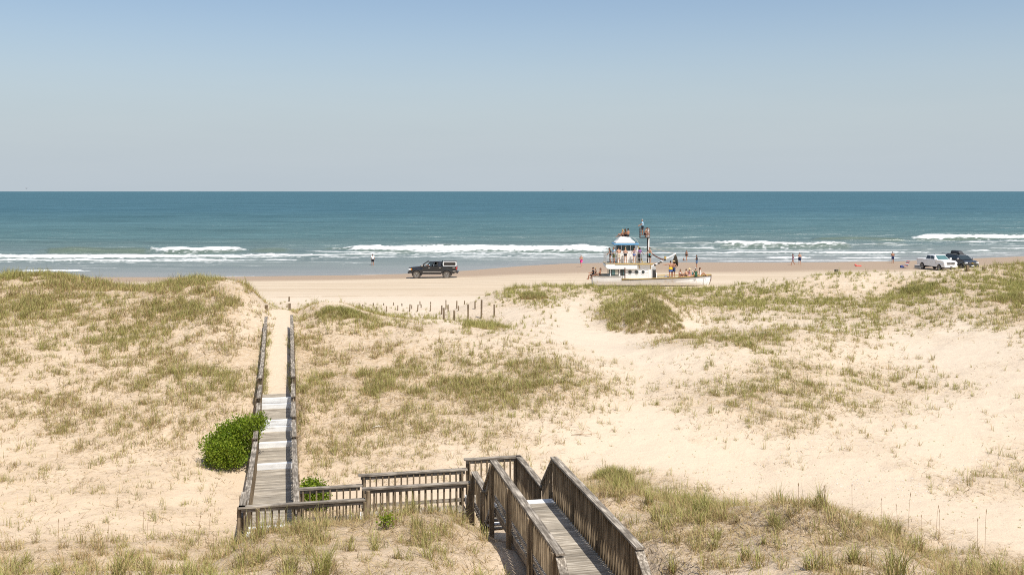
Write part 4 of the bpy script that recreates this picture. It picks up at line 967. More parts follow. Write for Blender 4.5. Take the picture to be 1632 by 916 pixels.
# upper deck with its bulging front
m = MB(); m.box(1.36,6.44,-1.62,1.62,zc+.003,zc+.10); ud = m.build('upper_deck', DECKB, B, bevel=.015)
m = MB(); prof = [(1.42,2.46),(1.36,2.3),(1.42,2.1),(1.6,1.96),(1.9,1.93),(4.80,1.93),(4.80,2.46)]
m.prism(prof, -1.6, -cabw-.003); m.build('skirt_board', BWHITE, ud, bevel=.05)
m = MB(); m.prism(prof, cabw+.003, 1.6); m.build('skirt_board', BWHITE, ud, bevel=.05)
m = MB(); m.prism([(1.40,2.465),(1.34,2.3),(1.40,2.1),(1.58,1.95),(1.83,1.95),(1.83,2.465)], -cabw, cabw); m.build('rounded_brow', BWHITE, ud, bevel=.05)
m = MB(); m.box(2.4,6.46,-1.66,-1.625,zc+.0,zc+.09); m.build('deck_edge', BYEL, ud)
zd = zc+.10
m = MB(); 
for y in (-1.56, 1.56):
    for z in (zd+.55, zd+1.08): m.tube([(1.45,y,z),(6.38,y,z)], .022, 6)
    for x in np.linspace(1.48,6.36,9): m.tube([(x,y,zd-.01),(x,y,zd+1.08)], .022, 6)
for z in (zd+.55, zd+1.08): m.tube([(1.45,-1.56,z),(1.45,1.56,z)], .022, 6)
for y in np.linspace(-1.1,1.1,4): m.tube([(1.47,y,zd-.01),(1.47,y,zd+1.08)], .022, 6)
m.build('guard_rail', STEEL, B)
# wheelhouse
y0, y1 = -.72, 1.05; zw = zd+1.93
m = MB(); m.hexa([(2.72,y0,zd),(5.32,y0,zd),(5.32,y1,zd),(2.72,y1,zd)], [(2.52,y0+.04,zw),(4.92,y0+.04,zw),(4.92,y1-.04,zw),(2.52,y1-.04,zw)]); wh = m.build('wheelhouse', BWHITE, B, bevel=.03)
for (x0,x1) in ((2.62,3.12),(3.2,3.62),(3.70,4.12),(4.2,4.62)):
    m = MB(); yw = y0+.035; m.hexa([(x0+.02,yw-.03,zw-.60),(x1+.03,yw-.03,zw-.60),(x1+.03,yw+.01,zw-.60),(x0+.02,yw+.01,zw-.60)],[(x0,yw-.012,zw-.06),(x1,yw-.012,zw-.06),(x1,yw+.02,zw-.06),(x0,yw+.02,zw-.06)]); fr = m.build('window', DGLASS, wh)
    m = MB(); m.box(x0+.12,x0+.22,yw-.042,yw-.02,zw-.56,zw-.15); m.build('painted_glint', TGLASS, fr)  # paler strip laid on each window as a painted glint
for (a,b_) in ((y0+.15,.1),(.25,y1-.12)):
    m = MB(); m.hexa([(2.54,a,zw-.6),(2.60,a,zw-.6),(2.60,b_,zw-.6),(2.54,b_,zw-.6)],[(2.49,a,zw-.06),(2.55,a,zw-.06),(2.55,b_,zw-.06),(2.49,b_,zw-.06)]); m.build('window', DGLASS, wh)
m = MB(); m.box(5.02,5.30,y0+.25,y0+.85,zd+.02,zd+1.0); m.build('side_door', BDARK, wh)
m = MB(); m.bar((5.46,y0-.02,zd),(5.0,y0,zw-.1),.05,.08); m.build('ladder_side', BYEL, wh)
m = MB(); m.box(2.30,5.02,y0-.3,y1+.3,zw,zw+.20); rf = m.build('roof', BBLUE, B, bevel=.05)
m = MB(); zr = zw+.2
m.hexa([(2.44,y0-.15,zr+.0),(4.75,y0-.15,zr),(4.75,y1+.15,zr),(2.44,y1+.15,zr)],[(3.12,y0+.45,zr+.68),(4.1,y0+.45,zr+.64),(4.1,y1-.45,zr+.64),(3.12,y1-.45,zr+.68)]); m.build('roof_dome', BWHITE, rf, bevel=.06)
m = MB(); m.box(2.42,4.77,y0-.17,y1+.17,zr-.0,zr+.05); m.build('roof_edge', BDARK, rf)
m = MB(); m.tube([(4.05,y0+.3,zr+.66),(4.45,y0+.1,zr+.62),(4.85,y0-.1,zr+.28),(4.98,y0-.2,zr+.02)], .022, 6); m.tube([(2.45,y0-.2,zr+.04),(3.02,y0+.3,zr+.66)], .03, 6); m.build('grab_rail', STEEL, rf)
# mast with lookout basket
m = MB(); m.box(5.98,6.10,-.55,-.43,zd,zd+2.7); mast = m.build('mast', BDARK, B); m = MB(); m.box(6.105,6.235,-.55,-.43,zd,zd+3.72); m.build('mast_pole', BWHITE, mast)
zb = zd+2.70
m = MB(); m.box(5.17,6.22,-.95,0.05,zb,zb+.07); bk = m.build('lookout_basket', BDARK, B)
m = MB()
for x in (5.19,6.16):
    for y in (-.93,.03): m.box(x,x+.045,y-.022,y+.022,zb+.07,zb+1.06)
for z in (zb+.35,zb+.68,zb+1.03):
    for y in (-.93,.03): m.bar((5.19,y,z),(6.2,y,z),.03,.04)
    for x in (5.21,6.18): m.bar((x,-.93,z),(x,.03,z),.03,.04)
m.build('basket_rail', RUST, bk)
# boom, hose, stay, winch
bm_ = MB(); bm_.tube([(6.42,-.6,2.12),(9.1,-.6,3.56)], .085, 10); boom = bm_.build('boom', BWHITE, B)
m = MB()
for t in (.16,.30,.38,.55): 
    x = 6.42+2.68*t; z = 2.12+1.44*t; m.box(x-.11,x+.11,-.72,-.48,z-.10,z+.06)
m.build('boom_clamp', BDARK, boom)
m = MB(); m.tube([(6.38,-.62,3.68),(6.9,-.64,3.28),(7.5,-.65,2.98),(7.98,-.62,2.86)], [.06,.065,.07,.08], 8); m.build('hose', RUST, B)
m = MB(); m.tube([(6.2,-.5,4.2),(8.85,-.6,3.62)], .014, 5); m.build('stay', gloss_paint('old_rope',(.45,.36,.26),.9), B)
m = MB(); m.box(7.85,8.05,-.7,-.5,3.0,3.26); m.build('block', BYEL, boom)
m = MB(); m.box(6.5,6.86,-1.1,-.55,.92,1.85); wn_ = m.build('winch', BDARK, B, bevel=.03); m = MB(); m.lathe_y([(.12,-.3),(.19,-.28),(.10,-.25),(.10,.05),(.19,.08),(.12,.1)], (6.68,-.8,2.0), 14); m.build('winch_drum', STEEL, wn_)
m = MB(); m.box(6.36,6.46,-1.2,-.5,.9,2.2); m.box(6.88,6.98,-1.15,-.6,.9,1.5); m.build('winch_bracket', BWHITE, wn_)
m = MB(); m.tube([(3.44,-1.74,.95),(3.44,-1.74,2.12)], .055, 8); m.build('mooring_post', RUST, B)
# net hanging from the boom
NET = simple('dark_net', (.045,.034,.022), .95, var=.5, scale=9, bumpk=.8)
m = MB()
for k in range(9):
    a = k/8; xx = -.22+.48*a; m.tube([(.02,0,0),(xx*.5,.05*math.sin(k*2.1),-.30),(xx,.12*math.sin(k*1.7),-.75-.12*math.sin(k)),(xx*.8+.05,.08*math.cos(k*2.3),-1.28+.15*abs(a-.6))],[.03,.07,.085,.04],7)
nt_ = m.build('fishing_net', NET, smooth=True); nt_.location = (bx0+9.05, BY+1.15, bz0+3.45); tag(nt_, 'dark brown fishing net bundle hanging from the tip of the white boom', 'fishing net')
# --- people on the boat
def on(px, y, z): return (bx0+(px-945)/14.83, BY+1.75+y, bz0+z)
zfor = 1.20; g = 'people on the beached boat'
person(on(946.5,-.75,1.16), LEFT, 'edge','knee','person in a black shirt seated foremost on the boat edge with legs hanging', 'tan', [('shirt','black'),('shorts','black')], 'blackhair', group=g)
person(on(951,-.25,1.16), LEFT, 'edge','knee','blond person in black seated between two others on the boat edge', 'fair', [('tank','black'),('shorts','black')], 'blondhair', group=g, h=1.65, fem=True)
person(on(956.5,-1.0,1.16), LEFT, 'flat',('knee','prop'),'person in a red and black bikini seated with legs stretched on the boat edge', 'tan', [('bra','red'),('briefs','black')], 'brownhair', True, group=g, h=1.66, fem=True)
zu = zd
person(on(972.8,-1.2,zu), LEFT, 'lean','rail','person in a black swimsuit leaning on the front corner of the guard rail', 'tan', [('suit','black')], 'blackhair', True, group=g, h=1.68, fem=True)
person(on(979,-1.25,zu), LEFT+.5, 'stand',('rail','rail'),'person in a pale blue shirt and camouflage shorts at the upper deck rail', 'tan', [('shirt','lightblue'),('shorts','camo')], 'brownhair', group=g, h=1.74)
person(on(987,-1.15,zu), AWAY+.3, 'stand','fold','bare backed person in white shorts standing beside the wheelhouse windows', 'fair', [('shorts','beige')], 'brownhair', group=g, h=1.72)
person(on(997.7,-1.2,zu), AWAY, 'stand','fold','person in a black bikini seen from behind before the white wheelhouse', 'fair', [('briefs','black'),('bra','black')], 'blondhair', group=g, h=1.66, fem=True)
person(on(1011.8,-1.2,zu), TO, 'stand','hip','person in a blue bikini facing the dunes on the upper deck', 'fair', [('briefs','blue'),('bra','blue')], 'brownhair', group=g, h=1.64, fem=True)
person(on(1021.3,-.9,zu), TO+.6, 'stand','rail','person in dark clothes standing by the aft corner of the wheelhouse', 'brown', [('shirt','purple'),('trousers','black')], 'blackhair', True, group=g, h=1.68, fem=True)
person(on(1037,-1.15,zu), LEFT+.5, 'stand',('down','rail'),'bare chested person in teal and black trunks at the aft end of the upper deck', 'fair', [('shorts','black'),('trunks_top','teal')], 'brownhair', group=g, h=1.72)
zt = zr+.66
person(on(994.5,-.1,zt-.02), LEFT-.3, 'floor','knee','person in a yellow bikini top seated foremost on the wheelhouse roof', 'tan', [('bra','yellow'),('briefs','black')], 'blondhair', True, group=g, h=1.6, fem=True)
person(on(999.0,.05,zt-.02), LEFT-.3, 'floor','knee','long haired person seated in the middle on the wheelhouse roof', 'brown', [('bra','black'),('briefs','black')], 'brownhair', True, group=g, h=1.68, fem=True)
person(on(1003.5,-.12,zt-.02), LEFT-.8, 'floor','knee','bare backed person in black trunks seated aft on the wheelhouse roof', 'tan', [('shorts','black')], 'blackhair', group=g)
person(on(1026.5,-.45,zb+.30), LEFT, 'stand',('rail','rail'),'grey haired person in a light blue shirt standing in the lookout basket', 'tan', [('shirt','lightblue'),('shorts','black')], 'greyhair', group=g, h=1.72)
person(on(1031.5,-.65,zb+.07), RIGHT+.3, 'squat',('knee','knee'),'bare backed person crouching in the lookout basket beside a blue shirt', 'fair', [('trunks_top','black')], 'brownhair', group=g, h=1.7)
za = lambda px: float(np.interp((px-945)/14.83, st, sheer))-.03
person(on(1070.3,-1.1,za(1070)), AWAY, 'stand',('side','down'),'shirtless person in yellow and blue trunks reaching one arm out on the aft deck', 'tan', [('shorts','blue'),('trunks_top','yellow')], 'blackhair', group=g, h=1.80)
person(on(1075.6,-.9,za(1075)), AWAY-.4, 'stand','hip','shirtless person in a straw hat and dark shorts below the hanging net', 'tan', [('shorts','darkblue')], 'brownhair', hat='straw', group=g, h=1.76)
person(on(1085.3,-1.2,za(1085)), TO+.2, 'cross','knee','person in a black and white swimsuit sitting first on the aft deck past the net', 'tan', [('bra','white'),('briefs','black')], 'brownhair', True, group=g, h=1.66, fem=True)
person(on(1094.6,-1.2,za(1094)), LEFT-.6, 'floor','knee','short haired fair person in black trunks sitting beside a wide straw hat', 'fair', [('trunks_top','black')], 'brownhair', group=g, h=1.62)
person(on(1100.6,-.95,za(1100)), TO, 'cross','knee','person in a wide straw hat and purple print swimsuit sitting on the aft deck', 'fair', [('bra','purple'),('briefs','print')], 'brownhair', hat='straw', group=g, h=1.68, fem=True)
person(on(1106.5,-.7,za(1106)), TO-.3, 'floor','knee','small child in a teal and white top sitting on the aft deck', 'fair', [('tank','teal')], 'blondhair', hat='white', group=g, h=1.15)
person(on(1110.8,-1.2,za(1110)), AWAY+.2, 'cross','knee','person in a white cap and dark swimsuit sitting near the bow end', 'tan', [('suit','darkgreen')], 'brownhair', hat='white', group=g, h=1.68, fem=True)
person(on(1119.5,-.6,za(1119)), RIGHT-.2, 'floor',('prop','prop'),'person in a pale swimsuit sitting with legs toward the bow', 'tan', [('suit','white')], 'brownhair', True, group=g, h=1.68, fem=True)
m = MB(); m.ball((0,0,.13),(.24,.17,.14),12,8); m.tube([(-.1,0,.2),(0,0,.32),(.1,0,.2)],.02,6); bgo = m.build('beach_bag', simple('brown_bag',(.15,.08,.05),.8), smooth=True); bgo.location = on(1091.3,-1.25,za(1091)); tag(bgo,'small brown bag lying between the seated bathers on the aft deck','bag')
m = MB(); m.box(-.12,.12,-.1,.1,0,.26); m.tube([(-.1,0,.26),(0,0,.34),(.1,0,.26)],.015,6); bgo = m.build('bucket', simple('grey_plastic',(.35,.33,.36),.5), bevel=.03); bgo.location = on(1062.5,-1.2,za(1062)); tag(bgo,'small grey bucket on the aft deck behind the winch','bucket')
# --- people along the water
def beach(px, py, *a, **k): 
    c = spot(px, py); return person((c.x, c.y, c.z-.01), *a, **k)
g = 'people walking on the beach'
beach(594, 423.5, AWAY+.2, 'stand','down','person in a white shirt and black shorts wading alone in the shallows', 'tan', [('shirt','white'),('shorts','black')], 'blackhair', group=g, h=1.72)
beach(926.5, 425.3, TO-.5, 'walk','fold','person in bright pink shorts walking left of the boat', 'fair', [('shorts','pink')], 'greyhair', group=g, h=1.72)
beach(1094.2, 415.8, TO-.7, 'walk','down','dark haired person in a black bikini at the water edge behind the boat', 'tan', [('briefs','black'),('bra','black')], 'blackhair', group=g, h=1.7, fem=True)
beach(1110.5, 426.5, LEFT-.4, 'stand','fold','person in a black shirt and denim shorts standing on sand beyond the bow', 'tan', [('shirt','black'),('shorts','denim')], 'brownhair', group=g, h=1.74)
beach(1264, 422.6, LEFT, 'walk','hip','person in a print swimsuit walking nearer of the pair', 'tan', [('suit','print')], 'brownhair', True, group=g, h=1.66, fem=True)
beach(1274.5, 421.5, AWAY-.5, 'stand','down','bare chested person in dark blue shorts walking farther of the pair', 'fair', [('shorts','navy')], 'brownhair', group=g, h=1.74)
beach(1423, 419.3, AWAY, 'stand','fold','bare chested person in navy shorts alone at the water edge near the beach chair', 'tan', [('shorts','navy')], 'brownhair', group=g, h=1.72)
c = spot(1089.5, 415.8)
person((c.x,c.y,c.z-.01), RIGHT, 'squat','knee','small child crouching in the wet sand beside a black bikini', 'tan', [('briefs','black')], 'brownhair', h=1.0, group=g)
settle()
# ------------------------------------------------------------------ vehicles and small things on the beach
def carpaint(name, col):
    m, nt, b = nodes(name); v = noise(nt, coords(nt), 3, 4); dust = ramp(nt,[(.5,(0,0,0)),(.8,(1,1,1))]); nt.links.new(v, dust.inputs[0])
    nt.links.new(mixc(nt, mth(nt,'MULTIPLY', dust.outputs[0], .18 if col[0] > .1 else .04), col, (.36,.30,.22)), b.inputs['Base Color']); b.inputs['Roughness'].default_value = .28; b.inputs['Coat Weight'].default_value = .6; b.inputs['Coat Roughness'].default_value = .08; return m
RUB = simple('tyre_rubber', (.028,.027,.026), .85); DUSTY = simple('sandy_tyre', (.085,.07,.055), .9); ALLOY = simple('alloy', (.45,.45,.45), .3, .8); CHROME = simple('bright_trim', (.68,.68,.68), .2, .9)
PLAST = simple('black_trim_plastic', (.022,.022,.024), .5); LAMP = simple('headlamp_lens', (.75,.76,.76), .12); REDL = simple('red_lamp_lens', (.45,.02,.02), .2); AMBER = simple('amber_lens', (.70,.25,.03), .2); SEATM = simple('seat_cloth',(.05,.048,.045),.8)
def wheel(par, x, y, r, w, rimr, tyre=RUB):
    s = 1 if y > 0 else -1; m = MB(); h = w/2
    m.lathe_y([(rimr,-h*.8),(r*.9,-h),(r,-h*.7),(r,h*.7),(r*.9,h),(rimr,h*.8)], (0,0,0), 28); o = m.build('wheel', tyre, par, smooth=False); o.location = (x,y,r)
    m = MB(); m.lathe_y([(rimr*.98,h*.35*s),(rimr*.98,h*.84*s),(rimr*.86,h*.84*s),(rimr*.8,h*.55*s),(.07,h*.5*s),(.06,h*.7*s)], (0,0,0), 24)
    for k in range(5):
        a = 2*math.pi*k/5+.3; m.bar((.06*math.cos(a),h*.66*s,.06*math.sin(a)),(rimr*.9*math.cos(a),h*.74*s,rimr*.9*math.sin(a)),.075,.05,up=(0,1,0))
    m.build('rim', ALLOY, o)
def arch(xc, r, z0, n=10): return [(xc+r*math.cos(math.pi*i/n), max(z0, r*math.sin(math.pi*i/n)+.0)) for i in range(n+1)]
def vehicle(name, label, cat, c, rz, paint, p):
    v = empty(name, c, rz, label=label, cat=cat); hw = p['w']/2; xf, xr = p['xf'], p['xr']; zl = p['sill']; R_ = p['arch']; wr = p['wr']
    low = []
    for wx in (p['wr_x'], p['wf_x']):     # rear to front along the bottom edge
        pts = [(wx-R_*math.cos(math.pi*i/12), wr+R_*math.sin(math.pi*i/12)) for i in range(13)]; pts = [q for q in pts if q[1] > zl]; low += [(pts[0][0], zl)] + pts + [(pts[-1][0], zl)]
    prof = [(xr, zl+.05)] + low + [(xf-.12, zl)] + p['front'] + p['top'] 
    m = MB(); m.prism(prof, -hw, hw)
    m.v = [(x, y*(1-.09*max(0,(x-(xf-1.0)))**1.5)*(1-.06*max(0, z-.95)), z) for x,y,z in m.v]
    body = m.build('body', paint, v, bevel=.06)
    # wheel wells
    m = MB()
    for wx in (p['wf_x'], p['wr_x']): m.box(wx-R_*.98, wx+R_*.98, -hw+.14, hw-.14, wr*.7, wr+R_*.9)
    m.box(xr+.3, xf-.35, -hw+.2, hw-.2, zl-.08, zl+.2); m.build('underbody', PLAST, v)
    # cab
    (a0,a1,b0,b1,zb,zr,wb,wt) = p['cab']      # base front/rear x, roof front/rear x, belt, roof, half widths
    m = MB(); base = [(a1,-wb,zb),(a0,-wb,zb),(a0,wb,zb),(a1,wb,zb)]; top = [(b1,-wt,zr),(b0,-wt,zr),(b0,wt,zr),(b1,wt,zr)]
    if not p.get('open'): m.hexa(base, top)
    else:       # hollow cab: roof, pillars, floor
        m.hexa([(x,y,z-.07) for x,y,z in top], top); m.hexa([(x,y,z-.05) for x,y,z in base], base)
        for i in range(4): m.bar(base[i], top[i], .10, .12)
        for s in (-1,1):
            xm = a0+(a1-a0)*.495; xt = b0+(b1-b0)*.495; m.bar((xm,s*wb,zb),(xt,s*wt,zr),.10,.08,up=(1,0,0)); m.bar((a0+(a1-a0)*.86,s*(wb-.02),zb),(b0+(b1-b0)*.90,s*(wt-.02),zr),.36,.05,up=(0,1,0))
    cab = m.build('cab', paint, v, bevel=.07 if not p.get('open') else .015, seg=3)
    if p.get('open'):
        m = MB(); m.box(-.62,-.47,-.75,.75,zb,zb+.42); m.box(.22,.32,.18,.58,zb,zb+.34); m.box(.22,.32,-.62,-.18,zb,zb+.36); m.build('seat_back', SEATM, v, bevel=.04)
    def pane(q, u0,u1,v0,v1, name, mat, off=.012, par=cab):
        q = [Vector(x) for x in q]; P_ = lambda u,w: (q[0].lerp(q[1],u)).lerp(q[3].lerp(q[2],u), w)
        n = (q[1]-q[0]).cross(q[3]-q[0]).normalized(); cs = [P_(u0,v0),P_(u1,v0),P_(u1,v1),P_(u0,v1)]
        m = MB(); m.hexa([x-n*.02 for x in cs],[x+n*off for x in cs]); return m.build(name, mat, par)
    for s in (-1, 1):
        q = [(a1,s*wb,zb),(a0,s*wb,zb),(b0,s*wt,zr),(b1,s*wt,zr)]
        if s > 0: q = [q[1],q[0],q[3],q[2]]
        for (u0,u1,v0,v1) in p['win']:
            if s > 0 and p.get('open') and u0 < .4: continue      # this window is wound down
            if s > 0: u0,u1 = 1-u1,1-u0
            pane(q,u0,u1,v0,v1,'side_window', p.get('tint',DGLASS))
    pane([(a0,-wb,zb),(a0,wb,zb),(b0,wt,zr),(b0,-wt,zr)], .06,.94,.08,.90,'windscreen', p.get('screen',TGLASS))
    pane([(a1,wb,zb),(a1,-wb,zb),(b1,-wt,zr),(b1,wt,zr)], .10,.90,.15,.88,'rear_window', DGLASS)
    for (x0,x1,z0,z1) in p['doors']:
        for s in (-1,1):
            m = MB(); m.box(x0+.012,x1-.012, s*(hw-.012) if s > 0 else -hw-.008, hw+.008 if s > 0 else -hw+.012, z0, z1); m.v = [(x, y*(1-.06*max(0,z-.95)), z) for x,y,z in m.v]; d = m.build('door', paint, v, bevel=.012, seg=1)
            m = MB(); m.box(x0+.10,x0+.30, s*hw*1.0-.03, s*hw*1.0+.03, z1-.17, z1-.12); m.build('door_handle', CHROME, d)
    for s in (-1,1):
        m = MB(); xm = a0-.22; m.box(xm-.08,xm+.10, s*(hw+.02), s*(hw+.25), zb+.02, zb+.24); m.v = [(x,y,z) for x,y,z in m.v]; m.build('side_mirror', p.get('mirror', paint), v, bevel=.04)
        for nm, mat, (x0,x1,y0,y1,z0,z1) in p['lamps']:
            m = MB(); m.box(x0,x1,min(s*y0,s*y1),max(s*y0,s*y1),z0,z1); m.build(nm, mat, v, bevel=.03)
    for wx in (p['wf_x'], p['wr_x']):
        for s in (-1,1): wheel(v, wx, s*(hw-.13), wr, p['ww'], p['rim'], p.get('tyre', RUB))
    for nm, mat, boxes, bv in p['extra']:
        m = MB()
        for bx in boxes: m.box(*bx)
        m.build(nm, mat, v, bevel=bv)
    return v
# black lifted pickup with a pale canopy frame over its bed
BLK = carpaint('black_car_paint', (.014,.014,.016)); WHT = carpaint('white_car_paint', (.80,.80,.79)); DBL = carpaint('dark_blue_black_paint', (.02,.023,.03))
wrk = .46
pick = dict(w=2.0, xf=2.95, xr=-2.92, sill=.66, arch=.56, wr=wrk, wf_x=1.98, wr_x=-1.72, ww=.30, rim=.29, tyre=DUSTY,
  front=[(2.92,.78),(2.95,1.0),(2.88,1.30)], top=[(2.55,1.40),(1.42,1.50),(-1.12,1.50),(-1.16,1.47),(-2.90,1.47),(-2.94,1.2),(-2.92,.85)],
  cab=(1.48,-1.18,.58,-1.05,1.485,2.08,.94,.76), win=[(.06,.47,.06,.90),(.52,.80,.06,.90)], mirror=CHROME, open=True,
  doors=[(.22,1.22,.74,1.46),(-1.08,.20,.74,1.46)],
  lamps=[('headlight',LAMP,(2.66,2.93,.62,.985,1.03,1.24)),('turn_signal',AMBER,(2.50,2.66,.9,1.0,1.06,1.24)),('taillight',REDL,(-2.95,-2.80,.78,.985,1.05,1.40))],
  extra=[('front_bumper',PLAST,[(2.82,3.05,-.93,.93,.62,.86)],.05),('rear_bumper',PLAST,[(-3.08,-2.88,-.9,.9,.64,.82)],.04),('grille',PLAST,[(2.90,2.965,-.6,.6,.88,1.30)],.02),
         ('side_trim',CHROME,[(-1.05,1.2,-1.022,-1.0,.80,.875),(-1.05,1.2,1.0,1.022,.80,.875)],.01),('running_board',PLAST,[(-1.05,1.3,-1.06,-.9,.52,.58),(-1.05,1.3,.9,1.06,.52,.58)],.02),
         ('bed_badge',CHROME,[(-2.72,-2.42,.955,1.003,1.30,1.37),(-2.72,-2.42,-1.003,-.955,1.30,1.37),(-2.80,-2.45,1.0,1.012,.86,.94),(-2.80,-2.45,-1.012,-1.0,.86,.94)],.005)])
c = spot(690.5, 442.6); c.z -= .02
v = vehicle('pickup_truck','black lifted pickup truck with white framed canopy over its bed, driving along the beach','pickup truck', c, math.pi, BLK, pick)
m = MB()
for s in (-1,1):
    for (x0,x1,z0,z1) in ((-2.86,-1.28,1.49,1.56),(-2.86,-1.28,2.0,2.065),(-1.36,-1.28,1.563,1.997),(-2.86,-2.78,1.563,1.997)): m.box(x0,x1,s*.86-.03,s*.86+.03,z0,z1)
m.box(-2.86,-2.80,-.82,.82,1.48,1.60); can = m.build('canopy', WHT, v, bevel=.015)
m = MB()
for s in (-1,1):
    m.box(-2.775,-1.365,s*.86-.012,s*.86+.012,1.565,1.995)
m.box(-2.85,-1.29,-.82,.82,2.01,2.06)
can2 = m.build('canopy_screen', simple('dark_mesh_screen',(.035,.03,.027),.7), can)
# open front window with the driver's arm on the sill
drv = person((c.x-.42, c.y-.66, c.z+1.08), LEFT, 'seat',('sill','wheel'), 'driver with a white cap and one arm on the sill of the black pickup', 'tan', [('shirt','lightblue')], 'brownhair', hat='white', h=1.74)
# white pickup
pw = dict(pick); pw.update(open=False, sill=.52, wr=.41, arch=.50, rim=.27, ww=.28, mirror=WHT, tyre=RUB, wf_x=1.93, wr_x=-1.75,
  front=[(2.93,.62),(2.96,.95),(2.90,1.20)], top=[(2.62,1.32),(1.42,1.42),(-1.02,1.42),(-1.06,1.05),(-2.86,1.05),(-2.92,1.0),(-2.92,.72)],
  cab=(1.50,-1.10,.62,-.92,1.405,1.98,.93,.74), doors=[(.22,1.22,.60,1.38),(-.98,.20,.60,1.38)], win=[(.05,.44,.10,.82),(.49,.80,.10,.82)],
  lamps=[('headlight',LAMP,(2.72,2.95,.62,.975,.98,1.16)),('taillight',REDL,(-2.955,-2.85,.82,.985,1.0,1.34)),('fog_lamp',LAMP,(2.93,3.05,.62,.76,.62,.72))],
  extra=[('front_bumper',WHT,[(2.86,3.06,-.95,.95,.50,.78)],.05),('rear_bumper',CHROME,[(-3.08,-2.90,-.92,.92,.52,.70)],.04),('grille',CHROME,[(2.90,2.975,-.60,.60,.84,1.18)],.02),
         ('grille_opening',PLAST,[(2.95,2.985,-.53,-.03,1.03,1.13),(2.95,2.985,.03,.53,1.03,1.13),(2.95,2.985,-.53,-.03,.88,.99),(2.95,2.985,.03,.53,.88,.99)],.01),
         ('bed_side',WHT,[(-2.90,-1.06,-.985,-.90,1.0,1.38),(-2.90,-1.06,.90,.985,1.0,1.38)],.03),('tailgate',WHT,[(-2.93,-2.86,-.895,.895,.98,1.38)],.02),('bed_headboard',WHT,[(-1.10,-1.03,-.895,.895,1.0,1.40)],.01),
         ('bed_liner',PLAST,[(-2.855,-1.105,-.895,.895,1.045,1.06)],0),('number_plate',PLAST,[(3.055,3.07,-.17,.17,.58,.70)],0),('roof_aerial',PLAST,[(-.6,-.5,-.03,.03,1.97,2.03)],.01)])
c = spot(1493, 429.6); c.z -= .02
vehicle('pickup_truck','white crew cab pickup truck parked on the sand beside a dark car','pickup truck', c, -R(79), WHT, pw)
# dark SUV with roof box and raised tailgate
suv = dict(w=1.95, xf=2.45, xr=-2.42, screen=DGLASS, sill=.48, arch=.46, wr=.39, wf_x=1.52, wr_x=-1.45, ww=.27, rim=.26, mirror=CHROME,
  front=[(2.42,.60),(2.46,.9),(2.36,1.12)], top=[(2.05,1.22),(1.12,1.32),(-2.35,1.34),(-2.44,1.1),(-2.42,.7)],
  cab=(1.28,-2.34,.42,-2.10,1.325,1.86,.92,.74), win=[(.05,.32,.10,.84),(.35,.60,.10,.84),(.63,.84,.10,.84)], doors=[(.14,1.02,.56,1.29),(-.82,.12,.56,1.29)],
  lamps=[('headlight',LAMP,(2.18,2.44,.60,.95,.88,1.08)),('taillight',REDL,(-2.46,-2.32,.78,.96,.95,1.30)),('fog_lamp',LAMP,(2.40,2.50,.62,.78,.58,.68))],
  extra=[('front_bumper',DBL,[(2.34,2.54,-.92,.92,.46,.74)],.05),('rear_bumper',DBL,[(-2.55,-2.40,-.9,.9,.48,.74)],.04),('grille',PLAST,[(2.40,2.475,-.55,.55,.80,1.08)],.02),('grille_bar',CHROME,[(2.46,2.49,-.55,.55,.92,.97)],.005),
         ('front_emblem',simple('gold_emblem',(.62,.42,.10),.3,.7),[(2.486,2.505,-.17,.17,.925,.975),(2.486,2.506,-.08,.08,.90,1.0)],.004),
         ('number_plate',LAMP,[(2.535,2.55,-.17,.17,.55,.67)],0),('roof_rail',PLAST,[(-1.9,.2,-.70,-.64,1.88,1.93),(-1.9,.2,.64,.70,1.88,1.93)],.01),('cross_bar',PLAST,[(-.25,-.18,-.72,.72,1.93,1.97),(-1.35,-1.28,-.72,.72,1.93,1.97)],.01),
         ('raised_tailgate',DBL,[(-3.12,-2.12,-.72,.72,1.90,1.97)],.03)])
c = spot(1531, 428.6); c.z -= .02
sv = vehicle('suv_car','dark blue black SUV with raised tailgate parked beside the white pickup','SUV', c, -R(80), DBL, suv)
m = MB(); m.hexa([(-1.75,-.40,1.975),(.35,-.36,1.975),(.35,.36,1.975),(-1.75,.40,1.975)],[(-1.62,-.33,2.42),(-.1,-.30,2.40),(-.1,.30,2.40),(-1.62,.33,2.42)])
rb = m.build('roof_box', PLAST, bevel=.12, seg=3); rb.matrix_world = Matrix.Translation(c) @ Matrix.Rotation(-R(80),4,'Z'); tag(rb, 'black plastic cargo box strapped on the roof of the dark SUV', 'roof box')
# beach chair, cooler and odd things
STR = []
for nm, col in (('stripe_red',(.60,.10,.06)),('stripe_teal',(.10,.28,.30)),('stripe_white',(.72,.70,.66))): STR.append(simple(nm, col, .8))
c = spot(1442.5, 427.0); e = empty('beach_chair', c, R(25), label='low folding beach chair with red and teal striped back at the water side', cat='beach chair')
m = MB()
for k in range(6):
    t0, t1 = k/6, (k+1)/6-.01; m.mi = (0,1,2,0,1,0)[k]; p0 = Vector((.18+.42*t0,0,.28+.66*t0)); p1 = Vector((.18+.42*t1,0,.28+.66*t1)); m.bar(p0, p1, .54, .02, up=(-.85,0,.5))
m.build('backrest', STR, e)
m = MB()
for k in range(4): m.mi = (0,1,2,0)[k]; m.box(-.30+.12*k,-.19+.12*k,-.27,.27,.24+.01*k,.26+.01*k)
m.build('seat', STR, e)
m = MB()
for s in (-.29,.29): m.tube([(-.34,s,.24),(.18,s,.28),(.62,s,.97)],.015,6); m.tube([(-.3,s,0),(.1,s,.42)],.015,6); m.tube([(.3,s,0),(-.1,s,.40)],.015,6); m.box(-.22,.24,s-.03,s+.03,.42,.44)
